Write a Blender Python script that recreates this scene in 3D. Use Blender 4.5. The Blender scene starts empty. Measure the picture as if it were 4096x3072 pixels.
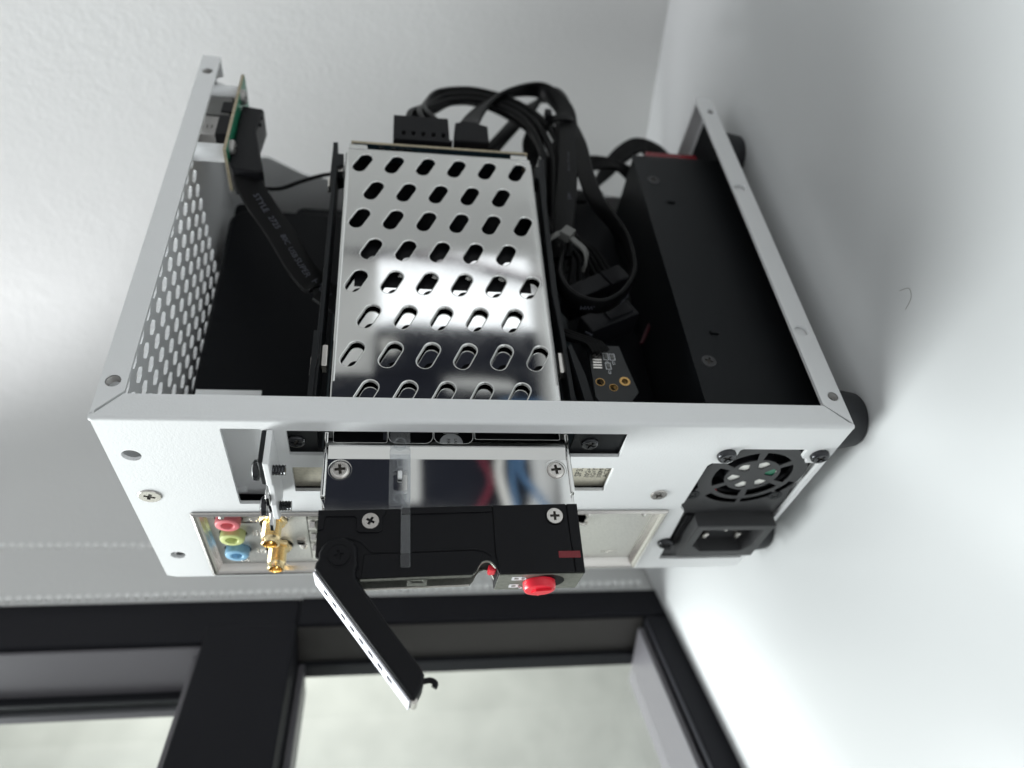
import bpy, bmesh, math, random
from mathutils import Vector as V, Matrix
from mathutils.geometry import tessellate_polygon
random.seed(7)
S = 0.001                                   # the scene is modelled in millimetres, 1 unit = 1 m
SC = bpy.context.scene
COL = SC.collection

# ------------------------------------------------------------------ camera, world, lights, exposure
cam_d = bpy.data.cameras.new('camera'); cam = bpy.data.objects.new('camera', cam_d); COL.objects.link(cam)
RR = [[0.7855513, -0.61844784, 0.02077054], [-0.08376309, -0.13953292, -0.98666829], [0.61310105, 0.77333875, -0.16141337]]
CX, CY, CZ = V(RR[1]), V(RR[0]), -V(RR[2])   # the phone is held on its side: picture right = down
m = Matrix((CX, CY, CZ)).transposed().to_4x4()
m.translation = V((-124.9155, -175.6279, 143.3262)) * S
cam.matrix_world = m
cam_d.sensor_width = 36; cam_d.lens = 26.74
cam_d.clip_start = 0.01; cam_d.clip_end = 50
cam_d.dof.use_dof = True; cam_d.dof.focus_distance = 0.222; cam_d.dof.aperture_fstop = 8.5
SC.camera = cam
SC.render.resolution_x, SC.render.resolution_y = 1024, 768

world = bpy.data.worlds.new('World'); SC.world = world; world.use_nodes = True
bg = world.node_tree.nodes['Background']
bg.inputs[0].default_value = (0.93, 0.97, 1.0, 1); bg.inputs[1].default_value = 0.36

# window wall frame: origin on the desk line, D along the wall, N outwards
WO, WD, WN = V((50, 228, 0)), V((0.878, 0.479, 0)).normalized(), V((-0.479, 0.878, 0)).normalized()
def wpt(t, n, z): return WO + WD * t + WN * n + V((0, 0, z))

def area(name, loc, target, sx, sy, power, col=(1, 1, 1)):
    d = bpy.data.lights.new(name, 'AREA'); d.shape = 'RECTANGLE'; d.size = sx * S; d.size_y = sy * S
    d.energy = power; d.color = col
    o = bpy.data.objects.new(name, d); COL.objects.link(o)
    o.location = V(loc) * S
    o.rotation_euler = (V(target) - V(loc)).to_track_quat('-Z', 'Y').to_euler()
    return o
area('sky_daylight', wpt(-45, 490, 1000), (85, 25, 40), 900, 560, 36.0, (0.97, 0.985, 1.0))
area('yard_daylight', wpt(1300, 500, 480), wpt(560, 900, 470), 350, 900, 7.5, (1.0, 1.0, 0.97))

SC.view_settings.view_transform = 'Standard'
SC.view_settings.look = 'None'
SC.view_settings.exposure = 0.45
SC.view_settings.gamma = 1.0
SC.cycles.use_denoising = True
SC.cycles.max_bounces = 10
SC.cycles.transparent_max_bounces = 16
SC.cycles.caustics_reflective = False
SC.cycles.caustics_refractive = False

# ------------------------------------------------------------------ materials
def mat(name, col, rough=0.5, metal=0.0, bump=None, spec=0.5, coat=0.0, trans=0.0, ior=1.45, grain=None, emit=None):
    mt = bpy.data.materials.new(name); mt.use_nodes = True
    nt = mt.node_tree; b = nt.nodes['Principled BSDF']
    b.inputs['Base Color'].default_value = (*col, 1); b.inputs['Roughness'].default_value = rough
    b.inputs['Metallic'].default_value = metal; b.inputs['Specular IOR Level'].default_value = spec
    b.inputs['Coat Weight'].default_value = coat; b.inputs['Transmission Weight'].default_value = trans
    b.inputs['IOR'].default_value = ior
    tc = nt.nodes.new('ShaderNodeTexCoord')
    if grain:                                # (scale, amount): slight colour mottling
        n = nt.nodes.new('ShaderNodeTexNoise'); n.inputs['Scale'].default_value = grain[0]; n.inputs['Detail'].default_value = 4
        nt.links.new(tc.outputs['Object'], n.inputs['Vector'])
        r = nt.nodes.new('ShaderNodeValToRGB')
        r.color_ramp.elements[0].position = 0.3; r.color_ramp.elements[1].position = 0.7
        a = grain[1]
        r.color_ramp.elements[0].color = (*[c * (1 - a) for c in col], 1); r.color_ramp.elements[1].color = (*[min(1, c * (1 + a)) for c in col], 1)
        nt.links.new(n.outputs['Fac'], r.inputs['Fac']); nt.links.new(r.outputs['Color'], b.inputs['Base Color'])
    prev = None
    for bp in ([bump] if bump and not isinstance(bump, list) else (bump or [])):   # (scale, strength, distance, stretch)
        n = nt.nodes.new('ShaderNodeTexNoise'); n.inputs['Scale'].default_value = bp[0]; n.inputs['Detail'].default_value = bp[4] if len(bp) > 4 else 3
        mp = nt.nodes.new('ShaderNodeMapping'); mp.inputs['Scale'].default_value = bp[3] if len(bp) > 3 else (1, 1, 1)
        nt.links.new(tc.outputs['Object'], mp.inputs['Vector']); nt.links.new(mp.outputs['Vector'], n.inputs['Vector'])
        bn = nt.nodes.new('ShaderNodeBump'); bn.inputs['Strength'].default_value = bp[1]; bn.inputs['Distance'].default_value = bp[2] * S
        nt.links.new(n.outputs['Fac'], bn.inputs['Height'])
        if prev: nt.links.new(prev.outputs['Normal'], bn.inputs['Normal'])
        prev = bn
    if prev: nt.links.new(prev.outputs['Normal'], b.inputs['Normal'])
    return mt
M = {}
M['white'] = mat('white_powder_coat', (0.74, 0.745, 0.75), 0.42, bump=(1500, 0.45, 0.15))
M['black_metal'] = mat('black_painted_steel', (0.009, 0.010, 0.0115), 0.45, spec=0.25, bump=(2600, 0.12, 0.05))
M['guard'] = mat('grey_black_coating', (0.042, 0.042, 0.044), 0.5, spec=0.4, bump=(2600, 0.2, 0.06))
M['black'] = mat('black_plastic', (0.006, 0.006, 0.0075), 0.42, spec=0.18, bump=(2200, 0.10, 0.04))
M['black_matte'] = mat('black_matte_sheet', (0.0025, 0.003, 0.0045), 0.5, spec=0.12, bump=(220, 0.05, 0.3))
M['rubber'] = mat('rubber', (0.022, 0.023, 0.026), 0.62, bump=(1800, 0.1, 0.05))
M['wire'] = mat('wire_insulation', (0.0028, 0.0028, 0.0032), 0.42, spec=0.16, bump=(900, 0.05, 0.05))
M['chrome'] = mat('bright_plated_steel', (0.66, 0.66, 0.65), 0.05, 1.0, bump=[(17, 0.4, 0.30, (1, 1, 1), 0), (40, 0.5, 0.14, (1, 1, 1), 1), (900, 0.02, 0.01, (1, 1, 14))])
M['chrome_flat'] = mat('bright_plated_tray', (0.72, 0.72, 0.71), 0.05, 1.0, bump=[(20, 0.15, 0.12, (1, 1, 1), 0)])
M['tin'] = mat('tin_plate', (0.80, 0.79, 0.75), 0.38, 0.78, bump=(1400, 0.35, 0.06), grain=(1700, 0.12))
M['steel'] = mat('nickel_screw', (0.66, 0.63, 0.60), 0.26, 1.0)
M['dark_steel'] = mat('black_zinc_screw', (0.045, 0.046, 0.05), 0.22, 0.6)
M['recess'] = mat('screw_recess', (0.03, 0.025, 0.02), 0.6)
M['gold'] = mat('gold_plate', (0.90, 0.72, 0.42), 0.24, 1.0)
M['brass'] = mat('plated_hole', (0.55, 0.34, 0.13), 0.35, 1.0)
M['pcb_green'] = mat('green_solder_mask', (0.02, 0.20, 0.11), 0.3, grain=(300, 0.25))
M['pcb_dark'] = mat('dark_solder_mask', (0.008, 0.020, 0.026), 0.35, grain=(300, 0.2))
M['pcb_black'] = mat('black_solder_mask', (0.010, 0.011, 0.012), 0.4, bump=(500, 0.1, 0.1))
M['pcb_edge'] = mat('board_edge', (0.36, 0.31, 0.22), 0.7, grain=(900, 0.2))
M['ivory'] = mat('ivory_nickel_bracket', (0.66, 0.62, 0.52), 0.42, 0.55, grain=(900, 0.10))
M['red'] = mat('red_plastic', (0.74, 0.015, 0.035), 0.32)
M['red_dark'] = mat('dark_red_window', (0.16, 0.008, 0.014), 0.25)
M['red_deep'] = mat('deep_red_reflection', (0.045, 0.004, 0.009), 0.5)
M['hair'] = mat('stray_hair', (0.22, 0.20, 0.18), 0.6)
M['pink'] = mat('pink_plastic', (0.72, 0.20, 0.22), 0.4)
M['lime'] = mat('lime_plastic', (0.55, 0.60, 0.25), 0.4)
M['blue'] = mat('light_blue_plastic', (0.25, 0.47, 0.66), 0.4)
M['ink_white'] = mat('white_print', (0.62, 0.63, 0.65), 0.6)
M['ink_grey'] = mat('grey_print', (0.06, 0.063, 0.08), 0.6)
M['ink_black'] = mat('black_print', (0.02, 0.02, 0.02), 0.6)
M['port_steel'] = mat('dull_port_steel', (0.36, 0.35, 0.34), 0.42, 0.8)
M['grey_plastic'] = mat('grey_nylon', (0.115, 0.115, 0.11), 0.45)
M['lock_face'] = mat('satin_end_plate', (0.22, 0.225, 0.20), 0.45, 0.7, grain=(800, 0.15))
M['lever_strip'] = mat('satin_lever_strip', (0.52, 0.52, 0.56), 0.42, 0.75, bump=(2500, 0.2, 0.04))
M['standoff'] = mat('white_standoff', (0.70, 0.71, 0.72), 0.45)
M['desk'] = mat('white_laminate', (0.66, 0.67, 0.675), 0.26, spec=0.45, bump=(260, 0.02, 0.2))
M['plaster'] = mat('white_wall_plaster', (0.63, 0.63, 0.625), 0.9, bump=[(120, 0.35, 0.8, (1, 1, 1), 6), (420, 0.4, 0.45, (1, 1, 1), 4)])
M['blind'] = mat('white_blind_fabric', (0.62, 0.62, 0.61), 0.9)
M['bead'] = mat('bead_plastic', (0.80, 0.80, 0.79), 0.6, spec=0.3)
M['frame'] = mat('anthracite_window_frame', (0.014, 0.014, 0.017), 0.55, spec=0.1, bump=(1200, 0.12, 0.06))
M['gasket'] = mat('window_gasket', (0.012, 0.013, 0.016), 0.5)
M['reveal'] = mat('brown_grey_reveal', (0.045, 0.042, 0.04), 0.4, spec=0.4)
M['frame_lit'] = mat('lit_window_reveal', (0.11, 0.105, 0.115), 0.35)  # lighter copy of the frame colour: outside light on the reveals, put into the grey
M['render'] = mat('outdoor_roughcast', (0.50, 0.50, 0.465), 0.95, bump=[(30, 0.5, 2.5, (1, 1, 1), 8)], grain=(14, 0.07))
M['room_grey'] = mat('room_paint', (0.74, 0.74, 0.73), 0.9)
M['room_white'] = mat('white_lacquer', (0.85, 0.84, 0.80), 0.6)
M['room_dark'] = mat('dark_navy_cloth', (0.010, 0.012, 0.022), 0.9)
M['panel_glow'] = mat('reflected_glow', (0.9, 0.92, 0.95), 0.5)  # glow of an added panel, only for a white patch in the plated steel
M['panel_glow'].node_tree.nodes['Principled BSDF'].inputs['Emission Color'].default_value = (0.93, 0.97, 1, 1)
M['panel_glow'].node_tree.nodes['Principled BSDF'].inputs['Emission Strength'].default_value = 0.80
M['room_red'] = mat('red_cloth', (0.26, 0.03, 0.06), 0.8)
M['room_blue'] = mat('blue_cloth', (0.12, 0.25, 0.45), 0.8)
def smudges(m, lo, hi):
    nt = m.node_tree; b = nt.nodes['Principled BSDF']; tc = nt.nodes.new('ShaderNodeTexCoord')
    n = nt.nodes.new('ShaderNodeTexNoise'); n.inputs['Scale'].default_value = 70; n.inputs['Detail'].default_value = 7; n.inputs['Roughness'].default_value = 0.65
    mr = nt.nodes.new('ShaderNodeMapRange'); mr.inputs[1].default_value = 0.42; mr.inputs[2].default_value = 0.72; mr.inputs[3].default_value = lo; mr.inputs[4].default_value = hi
    nt.links.new(tc.outputs['Object'], n.inputs['Vector']); nt.links.new(n.outputs['Fac'], mr.inputs[0]); nt.links.new(mr.outputs[0], b.inputs['Roughness'])
smudges(M['chrome'], 0.045, 0.08); smudges(M['chrome_flat'], 0.035, 0.06)
def clear_plastic():
    mt = bpy.data.materials.new('clear_plastic'); mt.use_nodes = True; nt = mt.node_tree
    b = nt.nodes['Principled BSDF']; out = nt.nodes['Material Output']
    b.inputs['Base Color'].default_value = (0.75, 0.76, 0.78, 1); b.inputs['Roughness'].default_value = 0.16
    tr = nt.nodes.new('ShaderNodeBsdfTransparent'); tr.inputs[0].default_value = (0.93, 0.94, 0.95, 1)
    fr = nt.nodes.new('ShaderNodeLayerWeight'); fr.inputs[0].default_value = 0.22
    mp = nt.nodes.new('ShaderNodeMath'); mp.operation = 'MULTIPLY_ADD'; mp.inputs[1].default_value = 0.6; mp.inputs[2].default_value = 0.055
    nt.links.new(fr.outputs['Facing'], mp.inputs[0])
    mx = nt.nodes.new('ShaderNodeMixShader'); nt.links.new(mp.outputs[0], mx.inputs[0])
    nt.links.new(tr.outputs[0], mx.inputs[1]); nt.links.new(b.outputs[0], mx.inputs[2]); nt.links.new(mx.outputs[0], out.inputs[0])
    return mt
M['clear'] = clear_plastic()
def pane():
    mt = bpy.data.materials.new('window_glass'); mt.use_nodes = True; nt = mt.node_tree
    out = nt.nodes['Material Output']
    tr = nt.nodes.new('ShaderNodeBsdfTransparent'); tr.inputs[0].default_value = (0.95, 0.97, 0.96, 1)
    gl = nt.nodes.new('ShaderNodeBsdfGlossy'); gl.inputs['Roughness'].default_value = 0.02
    fr = nt.nodes.new('ShaderNodeLayerWeight'); fr.inputs[0].default_value = 0.5
    pw = nt.nodes.new('ShaderNodeMath'); pw.operation = 'POWER'; pw.inputs[1].default_value = 5.0
    ma = nt.nodes.new('ShaderNodeMath'); ma.operation = 'MULTIPLY_ADD'; ma.inputs[1].default_value = 0.85; ma.inputs[2].default_value = 0.04
    nt.links.new(fr.outputs['Facing'], pw.inputs[0]); nt.links.new(pw.outputs[0], ma.inputs[0])
    mx = nt.nodes.new('ShaderNodeMixShader'); nt.links.new(ma.outputs[0], mx.inputs[0])
    nt.links.new(tr.outputs[0], mx.inputs[1]); nt.links.new(gl.outputs[0], mx.inputs[2]); nt.links.new(mx.outputs[0], out.inputs[0])
    return mt
M['glass'] = pane()

# ------------------------------------------------------------------ mesh helpers (all in mm)
class Fr:                                    # a local frame
    def __init__(s, o, u, v, w): s.o, s.u, s.v, s.w = V(o), V(u), V(v), V(w)
    def __call__(s, a, b, c): return s.o + s.u * a + s.v * b + s.w * c
XYZ = Fr((0, 0, 0), (1, 0, 0), (0, 1, 0), (0, 0, 1))
TH = math.radians(4.4)
LX, LY = V((math.cos(TH), -math.sin(TH), 0)), V((math.sin(TH), math.cos(TH), 0))
L = Fr((0, 9.7, 0), LX, LY, (0, 0, 1))       # drive rack frame: (u, v inward, z)
LP = Fr((0, 9.7, 0), LX, (0, 0, 1), LY)      # the same, for outlines (u, z) extruded along v
PY = Fr((0, 0, 0), (1, 0, 0), (0, 0, 1), (0, 1, 0))   # outlines (x, z) extruded along y
PX = Fr((0, 0, 0), (0, 1, 0), (0, 0, 1), (1, 0, 0))   # outlines (y, z) extruded along x
PZ = Fr((0, 0, 0), (1, 0, 0), (0, 1, 0), (0, 0, 1))   # outlines (x, y) extruded along z

def circ(cx, cy, r, n=24, a0=0.0): return [(cx + r * math.cos(a0 + 2 * math.pi * i / n), cy + r * math.sin(a0 + 2 * math.pi * i / n)) for i in range(n)]
def rect(x0, y0, x1, y1, r=0.0, n=4):
    if r <= 0: return [(x0, y0), (x1, y0), (x1, y1), (x0, y1)]
    out = []
    for cx, cy, a in ((x1 - r, y0 + r, -90), (x1 - r, y1 - r, 0), (x0 + r, y1 - r, 90), (x0 + r, y0 + r, 180)):
        for i in range(n + 1):
            t = math.radians(a + 90 * i / n); out.append((cx + r * math.cos(t), cy + r * math.sin(t)))
    return out
def stadium(cx, cy, ln, w, ang, n=9):
    ca, sa = math.cos(ang), math.sin(ang); h = (ln - w) / 2; out = []
    for s in (1, -1):
        for i in range(n):
            t = -math.pi / 2 + math.pi * i / (n - 1)
            x, y = s * (h + w / 2 * math.cos(t)), s * (w / 2 * math.sin(t))
            out.append((cx + x * ca - y * sa, cy + x * sa + y * ca))
    return out
def plus(cx, cy, l, w, a=0.4):
    p = [(w, w), (w, l), (-w, l), (-w, w), (-l, w), (-l, -w), (-w, -w), (-w, -l), (w, -l), (w, -w), (l, -w), (l, w)]
    return [(cx + x * math.cos(a) - y * math.sin(a), cy + x * math.sin(a) + y * math.cos(a)) for x, y in p]
def s_area(p): return sum(p[i][0] * p[(i + 1) % len(p)][1] - p[(i + 1) % len(p)][0] * p[i][1] for i in range(len(p))) / 2
def offset(poly, d):                         # outwards for d > 0
    if s_area(poly) < 0: poly = poly[::-1]
    n = len(poly); out = []
    for i in range(n):
        a, b, c = V((*poly[i - 1], 0)), V((*poly[i], 0)), V((*poly[(i + 1) % n], 0))
        e1, e2 = (b - a).normalized(), (c - b).normalized()
        n1, n2 = V((e1.y, -e1.x, 0)), V((e2.y, -e2.x, 0)); k = (n1 + n2)
        k = k / max(0.3, k.length_squared / 2)
        out.append((b.x + k.x * d, b.y + k.y * d))
    return out

class MB:
    def __init__(s): s.v, s.f, s.sm = [], [], []
    def face(s, pts, smooth=False):
        i = len(s.v); s.v += [V(p) for p in pts]; s.f.append(list(range(i, i + len(pts)))); s.sm.append(smooth)
    def grid(s, rings, closed=True, smooth=True, caps=False):     # rings: lists of points of equal length
        base = len(s.v); n = len(rings[0])
        for r in rings: s.v += [V(p) for p in r]
        for j in range(len(rings) - 1):
            for i in range(n if closed else n - 1):
                a, b = base + j * n + i, base + j * n + (i + 1) % n
                s.f.append([a, b, b + n, a + n]); s.sm.append(smooth)
        if caps:
            s.f.append(list(range(base, base + n))[::-1]); s.sm.append(False)
            e = base + (len(rings) - 1) * n
            s.f.append(list(range(e, e + n))); s.sm.append(False)
        return s
    def box(s, x0, x1, y0, y1, z0, z1, fr=XYZ):
        p = [fr(x, y, z) for z in (z0, z1) for y in (y0, y1) for x in (x0, x1)]
        b = len(s.v); s.v += p
        for q in ((0, 2, 3, 1), (4, 5, 7, 6), (0, 1, 5, 4), (2, 6, 7, 3), (0, 4, 6, 2), (1, 3, 7, 5)):
            s.f.append([b + k for k in q]); s.sm.append(False)
        return s
    def plate(s, outer, holes, h0, h1, fr, cham=0.0, ochm=0.0):
        """outline with holes, from h0 to h1 along fr.w; hole rims rounded over by cham on the h0 side"""
        def flat(out, hl, h, flip):
            loops = [[V((x, y, 0)) for x, y in out]] + [[V((x, y, 0)) for x, y in q] for q in hl]
            pts = [p for lp in loops for p in lp]; b = len(s.v)
            s.v += [fr(p.x, p.y, h) for p in pts]
            for t in tessellate_polygon(loops):
                t = list(t)
                s.f.append([b + k for k in (t if not flip else t[::-1])]); s.sm.append(False)
        def wall(lp, a, b, sm=False):
            s.grid([[fr(x, y, a) for x, y in lp], [fr(x, y, b) for x, y in lp]], smooth=sm)
        big = [offset(q, cham) for q in holes] if cham else holes
        small = offset(outer, -ochm) if ochm else outer
        flat(small, big, h0, True); flat(outer, holes, h1, False)
        if ochm:
            rg = []
            for k in range(4):
                t = k / 3 * math.pi / 2
                rg.append([fr(x, y, h0 + ochm * (1 - math.cos(t))) for x, y in offset(outer, -ochm * (1 - math.sin(t)))])
            rg.append([fr(x, y, h1) for x, y in (outer if s_area(outer) > 0 else outer[::-1])]); s.grid(rg)
        else: wall(outer, h0, h1)
        for q in holes:
            if cham:
                rg = []
                for k in range(4):
                    t = k / 3 * math.pi / 2
                    rg.append([fr(x, y, h0 + cham * (1 - math.cos(t))) for x, y in offset(q, cham * (1 - math.sin(t)))])
                rg.append([fr(x, y, h1) for x, y in (q if s_area(q) > 0 else q[::-1])]); s.grid(rg)
            else: wall(q, h0, h1)
        return s
    def lathe(s, prof, o, axis, n=24, cap=True):
        ax = V(axis).normalized(); a = ax.orthogonal().normalized(); b = ax.cross(a); o = V(o)
        s.grid([[o + ax * h + (a * math.cos(2 * math.pi * i / n) + b * math.sin(2 * math.pi * i / n)) * r for i in range(n)] for r, h in prof], caps=cap)
        return s
    def tube(s, pts, r, n=8, sub=6):
        P = spline(pts, sub); up = None; rings = []
        for i, p in enumerate(P):
            t = (P[min(i + 1, len(P) - 1)] - P[max(i - 1, 0)]).normalized()
            if up is None: up = t.orthogonal().normalized()
            up = (up - t * up.dot(t)).normalized(); sd = t.cross(up)
            rings.append([p + (up * math.cos(2 * math.pi * k / n) + sd * math.sin(2 * math.pi * k / n)) * r for k in range(n)])
        s.grid(rings, caps=True); return s
    def ribbon(s, pts, wdir, w, th, sub=6, lobes=0):
        """flat cable: wdir one width direction per control point"""
        P = spline(pts, sub); D = spline(wdir, sub); rings = []
        for i, p in enumerate(P):
            t = (P[min(i + 1, len(P) - 1)] - P[max(i - 1, 0)]).normalized()
            d = D[i] - t * D[i].dot(t); d.normalize(); nn = t.cross(d)
            ring = []
            r = th / 2
            for c, a0 in ((w / 2 - r, -90), (-(w / 2 - r), 90)):
                for k in range(5):
                    a = math.radians(a0 + 45 * k)
                    ring.append(p + d * (c + r * math.cos(a)) + nn * (r * math.sin(a)))
            rings.append(ring)
        s.grid(rings, caps=True); return s
    def build(s, name, m, parent=None, bevel=0.0, seg=2, smooth_angle=None):
        me = bpy.data.meshes.new(name)
        org = V(parent.get('_o', (0, 0, 0))) if parent else V((0, 0, 0))
        bm = bmesh.new()
        vs = [bm.verts.new((p - org) * S) for p in s.v]
        for f, sm in zip(s.f, s.sm):
            try:
                q = bm.faces.new([vs[k] for k in f]); q.smooth = sm
            except ValueError: pass
        bmesh.ops.remove_doubles(bm, verts=bm.verts, dist=1e-6)
        bmesh.ops.recalc_face_normals(bm, faces=bm.faces)
        if bevel:
            ed = [e for e in bm.edges if len(e.link_faces) == 2 and e.calc_face_angle(0) > math.radians(35)]
            r = bmesh.ops.bevel(bm, geom=ed, offset=bevel * S, segments=seg, profile=0.5, affect='EDGES', clamp_overlap=True)
            for f in r['faces']: f.smooth = True
        for e in bm.edges:
            if len(e.link_faces) == 2 and (e.calc_face_angle(0) > math.radians(40) or not (e.link_faces[0].smooth and e.link_faces[1].smooth)): e.smooth = False
        bm.to_mesh(me); bm.free()
        me.materials.append(M[m])
        o = bpy.data.objects.new(name, me); COL.objects.link(o)
        if parent: o.parent = parent
        return o
def spline(pts, sub):
    P = [V(p) for p in pts]; out = []
    for i in range(len(P) - 1):
        p0, p1, p2, p3 = P[max(i - 1, 0)], P[i], P[i + 1], P[min(i + 2, len(P) - 1)]
        for k in range(sub):
            t = k / sub
            out.append(0.5 * ((2 * p1) + (p2 - p0) * t + (2 * p0 - 5 * p1 + 4 * p2 - p3) * t * t + (3 * p1 - p0 - 3 * p2 + p3) * t ** 3))
    return out + [P[-1]]

def tag(o, label=None, cat=None, group=None, kind=None):
    for k, v in (('label', label), ('category', cat), ('group', group), ('kind', kind)):
        if v: o[k] = v
    return o
def thing(name, label, cat, loc, group=None):
    o = bpy.data.objects.new(name, None); COL.objects.link(o); o.location = V(loc) * S
    o.empty_display_size = 0.01; o['_o'] = tuple(float(c) for c in loc)
    return tag(o, label, cat, group)
def sub_of(part):                            # sub-parts are given in world mm too
    if '_o' not in part: part['_o'] = tuple(part.parent['_o']) if part.parent else (0.0, 0.0, 0.0)
    return part
def text(name, body, size, o, u, v, m, parent, depth=0.04, align='LEFT'):
    cu = bpy.data.curves.new('lettering', 'FONT'); cu.body = body; cu.size = size; cu.extrude = depth / 2; cu.align_x = align; cu.resolution_u = 2
    ob = bpy.data.objects.new('lettering', cu); COL.objects.link(ob)
    me = bpy.data.meshes.new_from_object(ob.evaluated_get(bpy.context.evaluated_depsgraph_get()))
    bpy.data.objects.remove(ob); bpy.data.curves.remove(cu)
    U, W = V(u).normalized(), V(v).normalized(); n = U.cross(W); org = V(parent['_o']); o = V(o)
    for vt in me.vertices: vt.co = (o + U * vt.co.x + W * vt.co.y + n * vt.co.z - org) * S
    me.materials.append(M[m]); me.name = name
    ob = bpy.data.objects.new(name, me); COL.objects.link(ob); ob.parent = parent
    return ob
def screw(parent, pos, axis, r, m='steel', h=0.9, flat=False, pl=0.55, rot=0.4, name='screw'):
    """a screw head with a real cross recess, axis pointing out of the surface"""
    ax = V(axis).normalized(); a = ax.orthogonal().normalized(); b = ax.cross(a)
    fr = Fr(pos, a, b, ax); mb = MB(); n = 24
    rt = r * (0.94 if flat else 0.72)
    cross = plus(0, 0, r * pl, r * 0.15, rot)
    mb.plate(circ(0, 0, rt, n), [cross], h, h - min(h, 0.7) * 0.9, fr)
    prof = [(rt, h), (r * 0.90, h * 0.86), (r * 0.98, h * 0.6), (r, h * 0.25), (r, -0.05)] if not flat else [(rt, h), (r, h * 0.6), (r, -0.05)]
    mb.grid([[fr(q * math.cos(2 * math.pi * i / n), q * math.sin(2 * math.pi * i / n), k) for i in range(n)] for q, k in prof])
    o = mb.build(name, m, parent)
    s2 = MB(); s2.plate(offset(cross, 0.02), [], 0.02, h - min(h, 0.7) * 0.85, fr); sub_of(o)
    s2.build('cross_recess', 'recess', o)
    return o

# ------------------------------------------------------------------ the setting
def specks(m, scale, thr, dark):
    nt = m.node_tree; b = nt.nodes['Principled BSDF']; col = tuple(b.inputs['Base Color'].default_value)
    tc = nt.nodes.new('ShaderNodeTexCoord'); vo = nt.nodes.new('ShaderNodeTexVoronoi'); vo.inputs['Scale'].default_value = scale
    nz = nt.nodes.new('ShaderNodeTexNoise'); nz.inputs['Scale'].default_value = scale * 0.07; nz.inputs['Detail'].default_value = 2
    nt.links.new(tc.outputs['Object'], vo.inputs['Vector']); nt.links.new(tc.outputs['Object'], nz.inputs['Vector'])
    lt = nt.nodes.new('ShaderNodeMath'); lt.operation = 'LESS_THAN'; lt.inputs[1].default_value = thr; nt.links.new(vo.outputs['Distance'], lt.inputs[0])
    gt = nt.nodes.new('ShaderNodeMath'); gt.operation = 'GREATER_THAN'; gt.inputs[1].default_value = 0.60; nt.links.new(nz.outputs['Fac'], gt.inputs[0])
    mu = nt.nodes.new('ShaderNodeMath'); mu.operation = 'MULTIPLY'; nt.links.new(lt.outputs[0], mu.inputs[0]); nt.links.new(gt.outputs[0], mu.inputs[1])
    mx = nt.nodes.new('ShaderNodeMix'); mx.data_type = 'RGBA'; mx.inputs[6].default_value = col; mx.inputs[7].default_value = (*[c * dark for c in col[:3]], 1)
    nt.links.new(mu.outputs[0], mx.inputs[0]); nt.links.new(mx.outputs[2], b.inputs['Base Color'])
specks(M['desk'], 70, 0.035, 0.45)
specks(M['plaster'], 40, 0.05, 0.72)
DZ = -9.5
mb = MB(); mb.plate([(1000, -400), (420, 429.5), tuple(wpt(0, -2.3, 0))[:2], tuple(wpt(-1300, -2.3, 0))[:2], (-1090, -400)], [], DZ, DZ - 25, PZ)
desk = mb.build('desk_surface', 'desk'); tag(desk, kind='structure')
# back wall (textured paint), just behind the case
BO, BD, BN = V((302, 11, 0)), V((-0.405, 0.914, 0)), V((0.914, 0.405, 0))
def strip(o, d, n, t0, t1, z0, z1, th):
    q = MB(); f = Fr(o, d, n, (0, 0, 1)); q.box(t0, t1, 0, th, z0, z1, f); return q
WF = Fr(WO, WD, WN, (0, 0, 1))
# plastered back wall turning in a wide round corner into the window wall
RC = 120.0
ca = BO + BD * (313 - RC); cb = WO + WD * (145 - RC)
path = [BO - BD * 690 + BN * 60, BO - BD * 690]
for k in range(25):
    t = k / 24; path.append(ca * (1 - t) ** 2 + (BO + BD * 313) * (2 * t * (1 - t)) + cb * t ** 2)
path += [WO - WD * 8, WO - WD * 8 + WN * 42]
q = MB()                                        # round corner stops short: unseen opening added to let sky light in
q.grid([[V((p.x, p.y, z)) for p in path[:3]] for z in (-900, 393, 1900)], closed=False, smooth=True)
q.grid([[V((p.x, p.y, z)) for p in path[2:]] for z in (-900, 393)], closed=False)
back = q.build('back_wall', 'plaster'); tag(back, kind='structure')
# yard wall beyond the glass
yard = strip(WO + WN * 900, WD, WN, -1900, 1700, -900, 1900, 40).build('outdoor_wall', 'render'); tag(yard, kind='structure')
# unseen room wall; panels and straps on it are added for the plated steel to mirror
room = MB().box(-2600, 3400, -1640, -1600, -1000, 1700).build('room_wall', 'room_grey'); tag(room, kind='structure')
for nm, mt, b in (('glow_panel', 'panel_glow', (1075, 1345, -1600, -1560, -262, 178)), ('reflection_panel', 'room_dark', (930, 1074, -1600, -1540, -262, 178)),  # first one: unseen glowing panel, added as a bright patch to mirror
                  ('reflection_panel', 'room_dark', (760, 930, -1600, -1550, -262, 420)), ('reflection_panel', 'room_dark', (560, 760, -1600, -1530, -262, 380)),
                  ('reflection_panel', 'room_grey', (930, 1345, -1600, -1575, 179, 700)), ('reflection_panel', 'room_grey', (880, 912, -1560, -1540, -190, -10)),
                  ('reflection_panel', 'room_white', (990, 1022, -1555, -1530, 120, 165)), ('reflection_panel', 'room_blue', (800, 850, -1560, -1540, -262, -150)), ('reflection_panel', 'room_grey', (560, 700, -1530, -1520, 60, 100))):
    o = MB().box(*b).build(nm, mt, room)
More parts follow.
